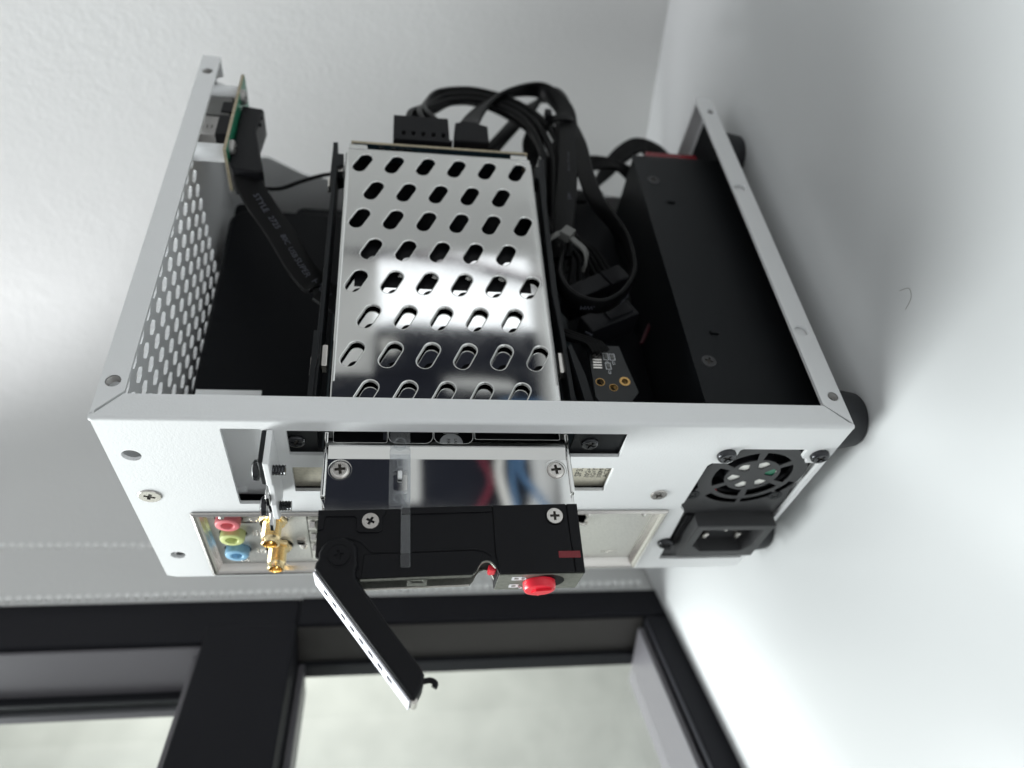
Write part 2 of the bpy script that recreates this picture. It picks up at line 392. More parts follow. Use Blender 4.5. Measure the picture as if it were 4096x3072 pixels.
for m_, r_, p_ in (('room_dark', 9, [(1345, -1540, 420), (1322, -1540, 190), (1315, -1540, 60), (1295, -1540, -60), (1232, -1540, -300)]), ('room_red', 4, [(1357, -1540, 420), (1334, -1540, 190), (1327, -1540, 60), (1307, -1540, -60), (1244, -1540, -300)]), ('room_red', 6, [(520, -1490, -70), (600, -1490, -110), (680, -1490, -84), (760, -1490, -100)]), ('room_white', 12, [(520, -1480, -150), (620, -1480, -130), (720, -1480, -142), (790, -1480, -130)]),
                   ('room_blue', 7, [(500, -1470, -255), (560, -1470, -215), (620, -1470, -180), (690, -1470, -196), (730, -1470, -235), (690, -1470, -262)]), ('room_blue', 6, [(520, -1470, -165), (600, -1470, -158), (680, -1470, -165)]),
                   ('room_grey', 30, [(520, -1500, -225), (620, -1500, -240), (760, -1500, -228)])):
    q = MB(); q.tube(p_, r_); q.build('reflection_strap', m_, room)

# window: frame, transom, panes
win = thing('window', 'dark anthracite framed window left of the white case', 'window', tuple(wpt(-200, 0, 300)))
def wbox(name, m, *b, bevel=1.2): 
    q = MB(); q.box(*b, fr=WF); return q.build(name, m, win, bevel=bevel)
wbox('side_stile', 'frame', -30, -9, -2, 34, -60, 186)
wbox('side_stile', 'frame', -41, -10, -2, 38, 186.2, 1250)
wbox('transom', 'frame', -331, -30.3, -3, 38, 185.9, 229)
wbox('bottom_rail', 'frame', -331, -31.4, -2, 40, -60, 3)
wbox('top_rail', 'frame', -331, -31.4, -2, 70, 1180, 1250)
wbox('far_stile', 'frame', -371, -331.4, -2, 70, -60, 1250)
# fixed upper light: inner bead with outside light in its grey, gasket, glass
wbox('glazing_bead', 'frame_lit', -43, -41.2, 0, 27, 229.4, 1180, bevel=0.5)
wbox('glazing_bead', 'frame_lit', -331, -43.4, 4, 30, 229.4, 233, bevel=0.8)
wbox('gasket', 'gasket', -47, -41.2, 27.3, 31.5, 229.4, 1180, bevel=0.5)
wbox('glazing_bead', 'frame_lit', -49, -41.2, 31.8, 37, 229.4, 1180, bevel=0.8)
wbox('glass_pane', 'glass', -331, -47.2, 29, 30, 229.6, 1180, bevel=0)
# lower sash
wbox('glazing_bead', 'reveal', -31.2, -30.2, 0, 21.6, 3.3, 185.8, bevel=0.4)
wbox('gasket', 'gasket', -34, -30.2, 22, 29, 3.3, 186, bevel=0.5)
wbox('glazing_bead', 'frame_lit', -331, -34.4, 3, 40, 3.3, 7, bevel=0.8)
wbox('glazing_bead', 'frame_lit', -331, -34.4, 20, 40, 182, 185.6, bevel=0.8)
wbox('glass_pane', 'glass', -331, -30.4, 30, 31, 7.2, 181.8, bevel=0)
# bead chain loop of the blind: two strands
ch = thing('blind_chain', 'white bead chain hanging beside the dark window frame', 'bead chain', tuple(wpt(0, -15, 300)))
bead = None
for name, t0, t1, n0 in (('strand', 20, 13, -17), ('strand', -11.5, -8.5, -6)):
    q = MB()
    q.tube([tuple(wpt(t0 + (t1 - t0) * k / 6, n0, 400 - 66 * k)) for k in range(7)], 0.45, n=5)
    st = q.build(name, 'bead', ch); sub_of(st)
    z = 396.0
    while z > 0:
        t = t0 + (t1 - t0) * (400 - z) / 400
        if bead is None:
            q = MB(); q.lathe([(0.05, -1.75), (0.9, -1.5), (1.55, -0.8), (1.75, 0), (1.55, 0.8), (0.9, 1.5), (0.05, 1.75)], tuple(ch['_o']), (0, 0, 1), n=10)
            bead = q.build('bead', 'bead', st); b = bead
        else:
            b = bead.copy(); COL.objects.link(b); b.parent = st
        b.location = (wpt(t, n0, z) - V(ch['_o'])) * S
        z -= 4.6

# ------------------------------------------------------------------ the case
case = thing('computer_case', 'open white steel mini computer case with its side cover off', 'computer case', (91, 50, DZ))
slot1, slot2 = rect(5, 71.5, 17.5, 171, 0.5), rect(24.1, 71.5, 38.1, 171, 0.5)
psu_cut = [(12.6, 10), (17.2, 9.9), (17.9, 9.2), (17.9, 8.0), (18.6, 7.3), (20.4, 7.2), (20.4, 2.0), (91, 2.0), (91, 36.4), (58, 38.2), (52.6, 38.6), (51.4, 39.4), (50, 40.7), (48.6, 40.7), (47.6, 41.4), (46.4, 40.6), (22.5, 40.6), (20.9, 39.6), (20.9, 34.0), (19.6, 32.8), (13.4, 32.8), (12.6, 32.0)]
P = MB()
P.plate([(1.2, 0.3), (95.5, 0.3), (98, 1.2), (99, 3.5), (99, 217.5), (98, 219.8), (95.5, 220.7), (1.2, 220.7)],
        [slot1, slot2, rect(4.3, 177.6, 45.9, 188.6, 0.6), rect(51.7, 45.2, 96.3, 204, 0.4), psu_cut, circ(18.1, 214.3, 2.7, 20), circ(81.4, 213.8, 2.5, 20)], 0, 1.2, PX, ochm=0.0)
P.plate([(1.2, 1.0), (8.3, 7.9), (8.3, 213.7), (1.2, 220.2)], [], 0, 1.2, PY)
P.grid([[(1.2 - 1.2 * math.cos(t), 1.2 - 1.2 * math.sin(t), z) for t in [k / 6 * math.pi / 2 for k in range(7)]] for z in (0.4, 220.6)], closed=False)
rear = P.build('rear_panel', 'white', case)
P = MB(); fl = [(1.6, 220.9), (8.7, 214.4), (9.4, 213.8), (183, 213.8), (183, 220.9)]
hexes = []
for ix in range(12):
    for iy in range(11):
        cx, cy = 22.6 + 10 * ix, 8.6 + 6.87 * iy
        if cx < 134: hexes.append([(cx + x, cy + y) for x, y in ((3.7, 0.5), (1.3, 2.15), (-1.6, 2.0), (-3.7, -0.5), (-1.3, -2.15), (1.6, -2.0))])
ports = [rect(136, 5, 147, 12.5, 1), rect(150, 5, 163, 12.5, 1)]
P.plate([(0.6, 1.0), (183, 1.0), (183, 99), (0.6, 99)], hexes + ports, 221.0, 219.8, PZ)
P.plate(fl, [circ(12.6, 217.5, 2.1, 18), circ(171.6, 217.4, 2.1, 18)], 0, 1.2, PY)
P.grid([[(x, 1.2 - 1.2 * math.sin(t), 219.8 + 1.2 * math.cos(t)) for t in [k / 5 * math.pi / 2 for k in range(6)]] for x in (1.2, 183)], closed=False)
P.plate([(0.6, 214.0), (8.3, 214.0), (8.9, 216.0), (10.4, 217.4), (11.6, 216.6), (12.2, 214.2), (14.6, 213.8), (99, 213.8), (99, 220), (0.6, 220)], [], 181.8, 183, PX)
top = P.build('top_panel', 'white', case)
for x in (12.6, 171.6):                         # threaded inserts behind the flange holes
    q = MB(); q.lathe([(2.05, 0.05)] + [(2.05 - 0.35 * (k % 2), 0.35 + 0.3 * k) for k in range(9)], (x, 0.2, 217.5), (0, 1, 0), n=18, cap=False)
    q.build('threaded_hole', 'port_steel', case)
P = MB(); fl = [(1.6, 0.1), (183, 0.1), (183, 7.2), (182.3, 7.8), (9.0, 7.8), (8.2, 7.2)]
P.plate([(0.6, 1.0), (183, 1.0), (183, 99), (0.6, 99)], [], 0.1, 1.2, PZ)
P.plate(fl, [circ(12.1, 3.1, 1.7, 18), circ(40.3, 4.3, 2.3, 18), circ(118, 4.4, 2.3, 18), circ(172.6, 2.9, 1.6, 18)], 0, 1.2, PY, cham=0.35)
P.plate([(0.6, 0.1), (99, 0.1), (99, 6.8), (0.6, 6.8)], [], 181.8, 183, PX)
bottom = P.build('bottom_panel', 'white', case)
q = MB(); q.lathe([(1.65, -0.1)] + [(1.65 - 0.3 * (k % 2), 0.3 + 0.28 * k) for k in range(8)], (12.1, 0.2, 3.1), (0, 1, 0), n=18, cap=False); q.build('threaded_hole', 'port_steel', case)
q = MB(); q.box(37.4, 43.2, 1.4, 1.7, 1.6, 6.9); q.box(115, 121, 1.4, 1.7, 1.6, 6.9); q.build('hole_backing', 'white', case)
for x, z, n in ((0.9, 220.2, 1), (0.9, 0.9, -1)):   # rounded weld bead where the three folds meet
    q = MB(); q.lathe([(0.1, -1.2), (0.9, -1.0), (1.25, 0), (0.9, 1.0), (0.1, 1.2)], (1.1, 1.1, z), (0, 0, 1), n=14); q.build('corner_bead', 'white', case)
P = MB(); P.plate([(1.4, 1.4), (181, 1.4), (181, 219), (1.4, 219)], [], 98.0, 99.0, PY); P.build('far_side_panel', 'white', case)
P = MB(); P.plate([(99, 7.2), (57, 7.2), (57, 62), (49, 66), (49, 72), (57, 77), (57, 172), (55.4, 184), (46.8, 200), (47.8, 213.4), (99, 213.4)], [], 181.6, 182.8, PX); P.build('front_panel', 'white', case)
P = MB(); P.box(6.0, 7.0, 2.0, 50.0, 173, 194); P.box(4.4, 45, 45.4, 46.4, 187, 209); P.build('slot_cover', 'white', case)
P = MB(); P.box(11.4, 12.0, 38, 58, 170, 200); P.build('slot_gap_dark', 'black_matte', case)  # black sheet added so the open gap behind the slot reads dark
# ledge the expansion brackets are screwed to, standing out of the rear panel
P = MB(); P.plate([(-0.05, 4.4), (-0.05, 37), (-9.5, 37.5), (-11.2, 35.5), (-11.2, 27), (-10.0, 25), (-10.0, 18), (-11.2, 16), (-11.2, 4.6)], [], 174.4, 176.1, PZ)
P.build('bracket_ledge', 'white', case, bevel=0.3)
for y in (12.3, 32.4):
    q = MB(); q.lathe([(1.55 - 0.25 * (k % 2), -0.42 * k) for k in range(9)] + [(0.1, -3.5)], (-8.3, y, 174.3), (0, 0, 1), n=16)
    q.lathe([(2.9, 0), (3.0, 0.4), (2.9, 1.4), (2.2, 1.9), (0.1, 2.1)], (-8.3, y, 177.9), (0, 0, 1), n=18)
    q.build('bracket_screw', 'dark_steel', case)
screw(case, (0.0, 40.6, 214.3), (-1, 0, 0), 3.4, 'steel', 0.45, flat=True, pl=0.5)
screw(case, (0.0, 40.8, 51.5), (-1, 0, 0), 2.9, 'steel', 0.45, flat=True, pl=0.5)
for x, y in ((11.2, 11.2), (156, 11.2), (11.2, 86), (156, 86)):
    q = MB(); q.lathe([(10.2, 0), (9.9, -2.5), (8.9, -8.6), (8.2, -9.5), (0.1, -9.5)], (x, y, 0.05), (0, 0, 1), n=40); q.build('foot', 'rubber', case)

# ------------------------------------------------------------------ power supply
psu = thing('power_supply', 'flat black power supply along the bottom of the white case', 'power supply', (76, 52, 0.8))
P = MB(); P.box(13, 151, 12.2, 93.4, 1.6, 40.3); P.build('housing', 'black_metal', psu, bevel=0.6)
P = MB(); P.plate([(3, 1.6), (151.3, 1.6), (151.3, 40.6), (150.6, 40.9), (3, 40.9)], [circ(134.3, 34.5, 1.9, 14), rect(119.4, 28.2, 121.2, 31.4, 0.7), rect(47.0, 28.4, 48.8, 31.6, 0.7), circ(34.7, 35.3, 1.9, 14)], 11.0, 12.0, PY, cham=0.2)
cover = P.build('cover_plate', 'black_metal', psu)
for x, z in ((134.3, 34.5), (34.7, 35.3)): screw(psu, (x, 11.2, z), (0, -1, 0), 2.65, 'guard', 0.5, flat=True, pl=0.55)
for x in (120.3, 47.9):
    q = MB(); q.plate([(x - 0.7, 28.4), (x + 0.7, 28.4), (x + 0.4, 31.2), (x - 0.4, 31.2)], [], 10.2, 11.1, PY); q.build('latch_tab', 'black_metal', psu)
q = MB(); q.box(151.6, 157.0, 12.5, 28, 9.5, 33.2); q.build('wire_guard', 'red_dark', psu, bevel=0.5)
# back face with the fan guard: arcs cut through the plate
def arc(cy, cz, r0, r1, a0, a1, n=12):
    a0, a1 = math.radians(a0), math.radians(a1)
    return [(cy + r1 * math.cos(a0 + (a1 - a0) * k / n), cz + r1 * math.sin(a0 + (a1 - a0) * k / n)) for k in range(n + 1)] + [(cy + r0 * math.cos(a1 + (a0 - a1) * k / n), cz + r0 * math.sin(a1 + (a0 - a1) * k / n)) for k in range(n + 1)]
fy, fz = 30.6, 21.3
cuts = [arc(fy, fz, 9.4, 13.7, a + 5, a + 54) for a in (-5, 55, 115, 175, 235, 295)]
cuts += [arc(fy, fz, 15.6, 18.2, a0, a1) for a0, a1 in ((-76, -51), (-47, -8), (-3, 42))]
for a in (15, 75, 135, 195, 255, 315):
    t = math.radians(a); c, s = math.cos(t), math.sin(t)
    cuts.append([(fy + x * c - y * s, fz + x * s + y * c) for x, y in ((4.2, -0.8), (7.0, -2.3), (8.3, -0.6), (8.3, 0.6), (7.0, 2.3), (4.2, 0.8))])
P = MB()
outl = [(13.0, 12), (13.0, 31)] + [(fy + 18.6 * math.cos(math.radians(a)), fz + 18.6 * math.sin(math.radians(a))) for a in range(150, 59, -10)] + [(46.5, 40.1), (92, 40.1), (92, 2.3), (21, 2.3), (20.6, 7)]
outl = [(fy + 18.4 * math.cos(math.radians(a)), fz + 18.4 * math.sin(math.radians(a))) for a in range(64, 298, 9)] + [(46.0, 2.2), (92, 2.2), (92, 40.2), (46.0, 40.2)]
P.plate(outl, cuts, 1.4, 1.7, PX)
guard = P.build('fan_guard', 'guard', psu)
P = MB(); P.lathe([(14.4, 9), (14.4, 4.2), (15.0, 3.6), (15.0, 9)], (0, fy, fz), (1, 0, 0), n=40, cap=False); P.build('fan_ring', 'black', psu)
P = MB(); P.lathe([(8.9, 9), (8.9, 2.6), (8.7, 2.2), (0.1, 2.2)], (0, fy, fz), (1, 0, 0), n=36); hub = P.build('fan_hub', 'black', psu); sub_of(hub)
P = MB(); P.plate(circ(fy, fz, 8.6, 30), [], 1.95, 2.1, PX); P.build('hub_label', 'room_white', hub)
P = MB(); P.plate([(fy - 4.5, fz - 7.8), (fy + 1.5, fz - 7.9), (fy + 2, fz - 3.2), (fy - 4, fz - 3.0)], [], 1.9, 1.94, PX); P.build('hub_mark', 'pcb_green', hub)
text('lettering', 'MODEL', 1.7, (1.9, fy - 2.2, fz + 1.5), (0, -1, 0), (0, 0, 1), 'ink_black', hub)
text('lettering', '30SS', 1.7, (1.9, fy + 6.6, fz + 4), (0, -1, 0), (0, 0, 1), 'ink_black', hub)
for k in range(7):
    a = 2 * math.pi * k / 7; q = MB()
    rg = []
    for r in (9.0, 11, 13.2):
        t = a + (r - 9) * 0.02
        rg.append([(5 + dx, fy + r * math.cos(t + da), fz + r * math.sin(t + da)) for dx, da in ((0, 0), (3.2, 0.62), (3.6, 0.62), (0.5, 0))])
    q.grid(rg, caps=True); q.build('fan_blade', 'black_matte', psu)
q = MB(); q.tube([(4, 45.2, 31), (5, 45.6, 28), (6, 46, 24)], 0.5); q.build('fan_wire', 'red', psu)
for y, z in ((15.7, 36.6), (15.6, 4.6), (76.2, 38.2)): screw(psu, (-0.05, y, z), (-1, 0, 0), 3.1, 'dark_steel', 1.7, pl=0.55)
for y, z in ((43.4, 38.2), (44.0, 7.2)): screw(psu, (1.5, y, z), (-1, 0, 0), 2.6, 'black_metal', 0.35, flat=True, pl=0.6)
# mains inlet
P = MB(); f = [(67.6 - 8.3, 30.0), (67.6 - 8.3, 6.2), (71.6, 6.0), (76.0, 9.6), (76.0, 25.6), (71.6, 30.0)]
P.plate([(56.2, 3.0), (80.6, 3.0), (80.6, 33.2), (56.2, 33.2)], [f], -4.2, 1.7, PX, cham=0.25, ochm=0.5)
inlet = P.build('mains_inlet', 'guard', psu); sub_of(inlet)
P = MB(); P.plate(offset(f, 0.3), [], 7.0, 8.0, PX); P.build('inlet_floor', 'black_matte', inlet)
for y, z in ((64.5, 18), (70.5, 11.5), (70.5, 24.5)):
    q = MB(); q.box(-1.0, 7.2, y - 2.0, y + 2.0, z - 1.1, z + 1.1); q.build('contact_pin', 'steel', inlet, bevel=0.6)
q = MB(); q.plate([(56.4, 36.2), (84, 36.0), (84, 33.6), (56.4, 33.6)], [], 0.2, 1.6, PX); q.build('inlet_clip', 'black', psu, bevel=0.3)

# ------------------------------------------------------------------ motherboard with its connector plate
mbd = thing('motherboard', 'motherboard standing at the back of the case behind its metal connector plate', 'motherboard', (88, 92, 44))
MB().box(3.2, 173, 93.6, 95.2, 44, 214).build('circuit_board', 'pcb_black', mbd)
P = MB(); jz = 194.3
holes = [circ(59.6, jz, 4.6, 20), circ(70.0, jz, 4.6, 20), circ(81.9, jz, 4.6, 20), circ(60.3, 180.1, 4.9, 20), circ(79.0, 180.0, 4.9, 20),
         rect(61.6, 185.6, 63.0, 191.0, 0.6), rect(57.5, 148, 90, 169.4), rect(56.2, 71.9, 66, 92, 0.3)]
P.plate(rect(51.6, 45.1, 96.4, 204.2), holes, 2.2, 2.6, PX)
shield = P.build('connector_plate', 'tin', mbd); sub_of(shield)
P = MB()
def ring_strip(prof):                           # profile: (inset from the cut-out, x)
    rings = [[(x, y, z) for y, z in rect(51.8 + i, 45.3 + i, 96.2 - i, 203.9 - i)] for i, x in prof]
    P.grid(rings, smooth=False)
ring_strip([(-0.6, -0.15), (-0.6, -0.7), (0.2, -1.2), (1.0, -0.9), (1.6, -0.3), (2.2, 1.2), (2.9, 2.2), (2.9, 2.6)])
rim = P.build('plate_rim', 'tin', mbd); rim.data.materials[0] = M['steel']
for z in (195.1, 174.5, 153, 94, 73.7, 53.6):
    q = MB(); q.lathe([(0.95, -0.1), (0.85, 0.25), (0.4, 0.45), (0.05, 0.5)], (-0.8, 53.0, z), (-1, -0.4, 0), n=14); q.build('rim_dimple', 'steel', mbd)
for y, m_ in ((59.6, 'pink'), (70.0, 'lime'), (81.9, 'blue')):
    q = MB(); q.lathe([(4.1, 6), (4.1, 0.3), (3.85, -0.4), (3.5, -0.6), (2.2, -0.6), (1.9, -0.2), (1.85, 5), (0.1, 5)], (0, y, jz), (1, 0, 0), n=32)
    q.build('audio_socket', m_, mbd)
for y in (59.6, 78.4):                          # gold threaded antenna sockets
    q = MB(); q.lathe([(4.6, 2.0), (4.7, 0.9), (4.4, 0.6), (3.3, 0.5)], (0, y, 180.0), (1, 0, 0), n=6)
    q.lathe([(4.2, 0.6), (4.2, 0.2), (3.2, 0.1)], (0, y, 180.0), (1, 0, 0), n=24)
    pr = [(3.1, 0.3)] + [(3.1 - 0.6 * (k % 2), 0.0 - 0.44 * k) for k in range(13)] + [(2.85, -5.7), (2.95, -7.3), (2.6, -7.5), (2.35, -7.4), (2.25, -6.9), (2.2, -2.5), (0.1, -2.5)]
    q.lathe(pr, (0, y, 180.0), (1, 0, 0), n=28)
    q.lathe([(0.5, -2.5), (0.5, -6.6), (0.15, -7.2)], (0, y, 180.0), (1, 0, 0), n=10)
    q.build('antenna_socket', 'gold', mbd)
for k, (y0, y1) in enumerate(((58.2, 66), (67, 74.5), (75.5, 89))):   # network and data ports with spring fingers
    P = MB(); P.plate(rect(y0, 150, y1, 168.8), [rect(y0 + 1, 151, y1 - 1, 166.5)], 1.0, 12, PX); po = P.build('port_shell', 'tin', mbd); sub_of(po)
    P = MB(); P.box(11, 12.5, y0 + 0.8, y1 - 0.8, 150.8, 166.8); P.build('port_floor', 'black', po)
    for j in range(2):
        q = MB(); zz = 167.6 - j * 3.0; q.plate([(0.4, y0 + 0.6), (-0.9, y0 + 2.2 + j), (-0.3, y0 + 3.6 + j), (1.4, y0 + 4.0 + j)], [], zz - 1.1, zz + 0.6, PZ); q.build('spring_finger', 'steel', po)
P = MB(); P.plate(rect(74, 170.6, 77.6, 173.4), [rect(74.8, 171.2, 77.6, 173.4)], 1.4, 2.2, PX); P.build('shield_tab', 'steel', mbd)
for z in (72.5, 75.5):
    q = MB(); q.tube([(2.4, 62.5, z + 6), (0.6, 62.2, z + 1.5), (0.4, 63.0, z - 0.5), (2.2, 64, z - 1.2)], 0.5); q.build('spring_finger', 'steel', mbd)
P = MB(); P.box(8, 30, 57, 66, 70, 93); P.build('rear_port', 'black', mbd)
rnd = random.Random(3)
def emboss(y, z, kind):                        # stamped port symbols: small raised strokes
    q = MB()
    for i in range(3):
        if kind == 'wave': q.tube([(2.15, y - 1.4 + 1.1 * i, z - 1.5 + 0.3 * i), (2.1, y - 0.9 + 1.1 * i, z), (2.15, y - 1.4 + 1.1 * i, z + 1.5 - 0.3 * i)], 0.16, n=5, sub=3)
        else:
            for j in range(3): q.lathe([(0.42, 0.1), (0.36, -0.12), (0.05, -0.2)], (2.2, y - 1.3 + 1.25 * i, z - 1.3 + 1.25 * j), (1, 0, 0), n=7)
    q.build('stamped_symbol', 'steel', mbd)
for y, z, k in ((56, 186.8, 'wave'), (70, 186.3, 'dot'), (83.5, 186.3, 'dot'), (80.5, 171.5, 'wave'), (60.5, 186.5, 'wave'), (90.4, 193, 'dot'), (55.5, 68, 'dot')): emboss(y, z, k)
text('lettering', 'R5-2420', 1.9, (2.15, 88.5, 60.5), (0, 0, -1), (0, -1, 0), 'steel', mbd, 0.2)
text('lettering', 'HDMI', 1.9, (2.15, 57.6, 70.5), (0, 0, -1), (0, -1, 0), 'steel', mbd, 0.2)

# cooler shroud: big black slab before the board
cs = thing('cooler_shroud', 'large matte black cover filling the case beside the plated cage', 'cooling cover', (80, 70, 60))
P = MB(); P.plate(rect(14, 54, 158.5, 214.5, 9, 6), [], 58, 88, PY, ochm=2.2); P.build('cover_shell', 'black_matte', cs)
P = MB(); P.plate(rect(40, 56, 163.2, 186.5, 4, 5), [], 59.6, 66, PY, ochm=0.8); P.build('cover_lip', 'black_matte', cs)
MB().box(16, 174, 48, 88, 41.5, 83).build('lower_black_piece', 'black_matte', cs)  # black box added in place of the dark cable mass and interior here
P = MB(); P.plate(rect(155, 200, 164.5, 213.5, 3, 5), [], 60, 80, PY, ochm=1)
P.build('cable_block', 'black_matte', cs)
MB().box(3.5, 178, 2.0, 95, 1.4, 1.55).build('floor_sheet', 'black_matte', cs) if False else None
fs = MB().box(3.5, 178, 2.0, 95, 1.35, 1.55).build('insulation_sheet', 'black_matte'); tag(fs, 'thin black sheet lying on the floor of the white case beside the power supply', 'sheet')

# network card whose bracket fills the second slot
nic = thing('network_card', 'network card with an ivory bracket printed with speed lamps key', 'network card', (30, 33, 71))
P = MB(); P.plate(rect(23.2, 66, 39.0, 174), [rect(25.5, 92, 36.5, 158)], 2.4, 3.2, PX); brk = P.build('bracket', 'ivory', nic); sub_of(brk)
MB().box(4, 84, 38.5, 40.0, 74, 164).build('card_board', 'pcb_dark', nic)
P = MB(); P.plate([(2.3, 22.6), (-9.8, 22.6), (-10.8, 23.6), (-10.8, 28), (-9.4, 30), (-9.4, 34), (-12.4, 37), (-12.4, 40.5), (-10.4, 41.4), (-6, 39), (2.3, 39)], [], 176.2, 177.4, PZ); P.build('bracket_tab', 'chrome_flat', nic, bevel=0.35)
for i, (s_, z, y) in enumerate((('SP330', 80.3, 33.0), ('10G=GRN', 77.5, 33.8), ('1G=YLW', 75.5, 33.8), ('100M=OFF', 73.3, 33.8), ('ACT/LINK', 71.2, 33.4))):
    text('lettering', s_, 3.1 if i == 0 else 2.45, (2.37, y, z), (0, -1, 0), (0, 0, 1), 'ink_black', nic)

# ------------------------------------------------------------------ plated drive rack (cage + black rails)
rack = thing('drive_rack', 'bright plated slotted drive cage between black rails in the middle of the case', 'drive rack', tuple(L(65, 5, 88)))
rows = [(119.1, 0), (104.5, 1), (90.1, 0), (75.5, 1), (60.8, 0), (46.0, 1), (30.95, 0), (16.2, 1)]
slots = []
for u, odd in rows:
    for k in range(5 if odd else 6):
        z = (149.7 if odd else 154.2) - 11.69 * k
        slots.append(stadium(u, z, 10.1, 4.7, math.radians(-26)))
P = MB(); P.plate(rect(4, 90.3, 126.6, 159.7, 0.5), slots, -0.1, 0.7, LP, cham=0.5)
cage = P.build('cage_plate', 'chrome', rack)
for z0, z1 in ((159.9, 160.7), (89.3, 90.1)):
    q = MB(); zc = (z0 + z1) / 2; s = 1 if z0 > 120 else -1
    q.grid([[L(u, v, z) for v, z in [(-0.1 + (1 - math.cos(t)) * 1.2, zc + s * (-0.9 + 1.2 * math.sin(t))) for t in [k / 6 * math.pi / 2 for k in range(7)]] + [(9, zc + s * 0.3)]] for u in (4, 124.5)], closed=False)
    q.build('cage_side', 'chrome', rack)
    q = MB(); q.tube([L(20.5, 0.1, zc - s * 0.9), L(70, 0.1, zc - s * 0.9), L(121.5, 0.1, zc - s * 0.9)], 0.42, n=8); q.build('pressed_rib', 'chrome', rack)
for z0, z1 in ((152.7, 159.5), (91.2, 97.8)):
    q = MB(); q.box(126.2, 128.8, -0.4, 0.4, z0, z1, L); q.build('board_clip', 'chrome', rack, bevel=0.25)
# inner tray seen through the slots: lower sheet with its own slots
P = MB(); s2 = [stadium(u - 6.2, z, 10.1, 5.0, math.radians(-26)) for u, odd in rows[2:] for z in [(149.7 if odd else 154.2) - 11.69 * k for k in range(5 if odd else 6)]]
bb = MB(); bb.box(129.2, 130.3, -0.7, 8, 91, 158.8, L); pcb = bb.build('backplane_board', 'pcb_edge', rack)
bb = MB(); bb.box(128.9, 129.1, -0.65, 9, 92, 158, L); bb.build('backplane_mask', 'pcb_dark', rack)
text('lettering', '54.62Q1R2', 1.5, L(128.85, 1.8, 133), (0, 0, -1), -LY, 'ink_grey', rack)
MB().box(4, 128.85, 7.4, 8.0, 90.4, 159.6, L).build('cage_back', 'black_matte', rack)
for z in (146.5, 142, 139, 136): 
    q = MB(); q.box(128.5, 128.9, 0.2, 1.0, z, z + 2.0, L); q.build('solder_joint', 'steel', rack)
# rails
P = MB(); P.plate([(14, 165.7), (60, 165.2), (104, 165.0), (112, 165.7), (126, 165.5), (130.3, 165.6), (130.3, 163.8), (124, 163.6), (124, 161.4), (118, 161.4), (117, 163.4), (38, 163.9), (14, 164.2)], [], 0.5, 12, LP, ochm=0.3); P.build('rail', 'black_metal', rack)
P = MB(); P.plate([(14, 84.9), (60, 86.0), (104, 85.6), (112, 84.7), (128.6, 84.3), (129.0, 86.0), (124, 86.4), (124, 88.4), (118, 88.6), (117, 87.3), (60, 88.2), (38, 87.0), (14, 86.6)], [], 0.5, 12, LP, ochm=0.3); P.build('rail', 'black_metal', rack)
for u0, u1, z0, z1 in ((27.5, 35.6, 161.9, 163.8), (116, 122, 161.4, 163.4), (27, 35, 86.6, 88.4)):
    q = MB(); q.box(u0, u1, 2.0, 6, z0, z1, L); q.build('rail_spacer', 'steel', rack, bevel=0.3)
for u0, u1, z in ((24, 31.5, 166.7), (108, 113, 166.3)):
    q = MB(); q.box(u0, u1, 2.5, 6, z - 0.8, z + 0.3, L); q.build('rail_rivet', 'steel', rack, bevel=0.4)
P = MB(); P.plate([(14.0, 166.6), (39, 166.3), (39, 164.5), (30, 164.4), (24, 165.0), (14.0, 165.0)], [], -0.8, 6, LP); P.build('rail_arm', 'black_metal', rack)
P = MB(); P.plate([(12.0, 82.0), (36, 85.4), (36.6, 84.2), (24, 80.9), (12.0, 79.4)], [], -0.6, 6, LP); P.build('rail_arm', 'black_metal', rack)
# black slot bracket behind the panel, with its screws and outer tab
P = MB(); P.plate(rect(4.2, 66, 18.6, 174), [rect(4.6, 87.2, 18.2, 163)], 2.0, 3.0, PX); P.build('slot_bracket', 'black_metal', rack)
for z in (169.0, 81.7): screw(rack, (2.0, 12.8, z), (-1, 0, 0), 2.7, 'dark_steel', 1.0, pl=0.6)
MB().box(-10.6, 2.0, 4.9, 16.4, 176.2, 177.5).build('bracket_tab', 'black_metal', rack, bevel=0.35)

# ------------------------------------------------------------------ the drive inside
ssd = thing('solid_state_drive', 'black solid state drive with white print inside the plated cage', 'drive', tuple(L(50, 5, 90)))
bb = MB(); bb.box(-15, 86, 3.0, 9.5, 91.0, 159.2, L); bb.build('drive_shell', 'black', ssd, bevel=0.6)
P = MB(); P.plate(circ(0.9, 124.3, 3.5, 28), [], 2.86, 2.96, LP); P.build('round_label', 'ink_white', ssd)
text('lettering', 'FIRST', 1.4, L(2.6, 2.80, 125.6), -LX, (0, 0, -1), 'ink_black', ssd)
text('lettering', 'LABEL', 1.2, L(2.6, 2.80, 123.4), -LX, (0, 0, -1), 'ink_black', ssd)
for k, s_ in enumerate(('will be damaged', 'if the label is', 'removed or torn', 'SSD 550M SATA', '5V 1.7A 15W')):
    text('lettering', s_, 1.5, L(56 - 8 * (k // 3) * 3, 2.92, 147.5 - 2.6 * k), -LX, (0, 0, -1), 'ink_grey', ssd)
P = MB(); P.plate(rect(2, 142.8, 60, 144.3), [], 2.85, 2.95, LP); P.build('label_edge', 'ink_grey', ssd)
for u, odd in rows[2:]:                        # plated tray wall below the slots, split into its own strips
    pass
P = MB(); P.plate(rect(4, 90.6, 84, 159.4), s2[6:] + [rect(60, 95, 82, 155)], 2.05, 2.45, LP)
innerp = P

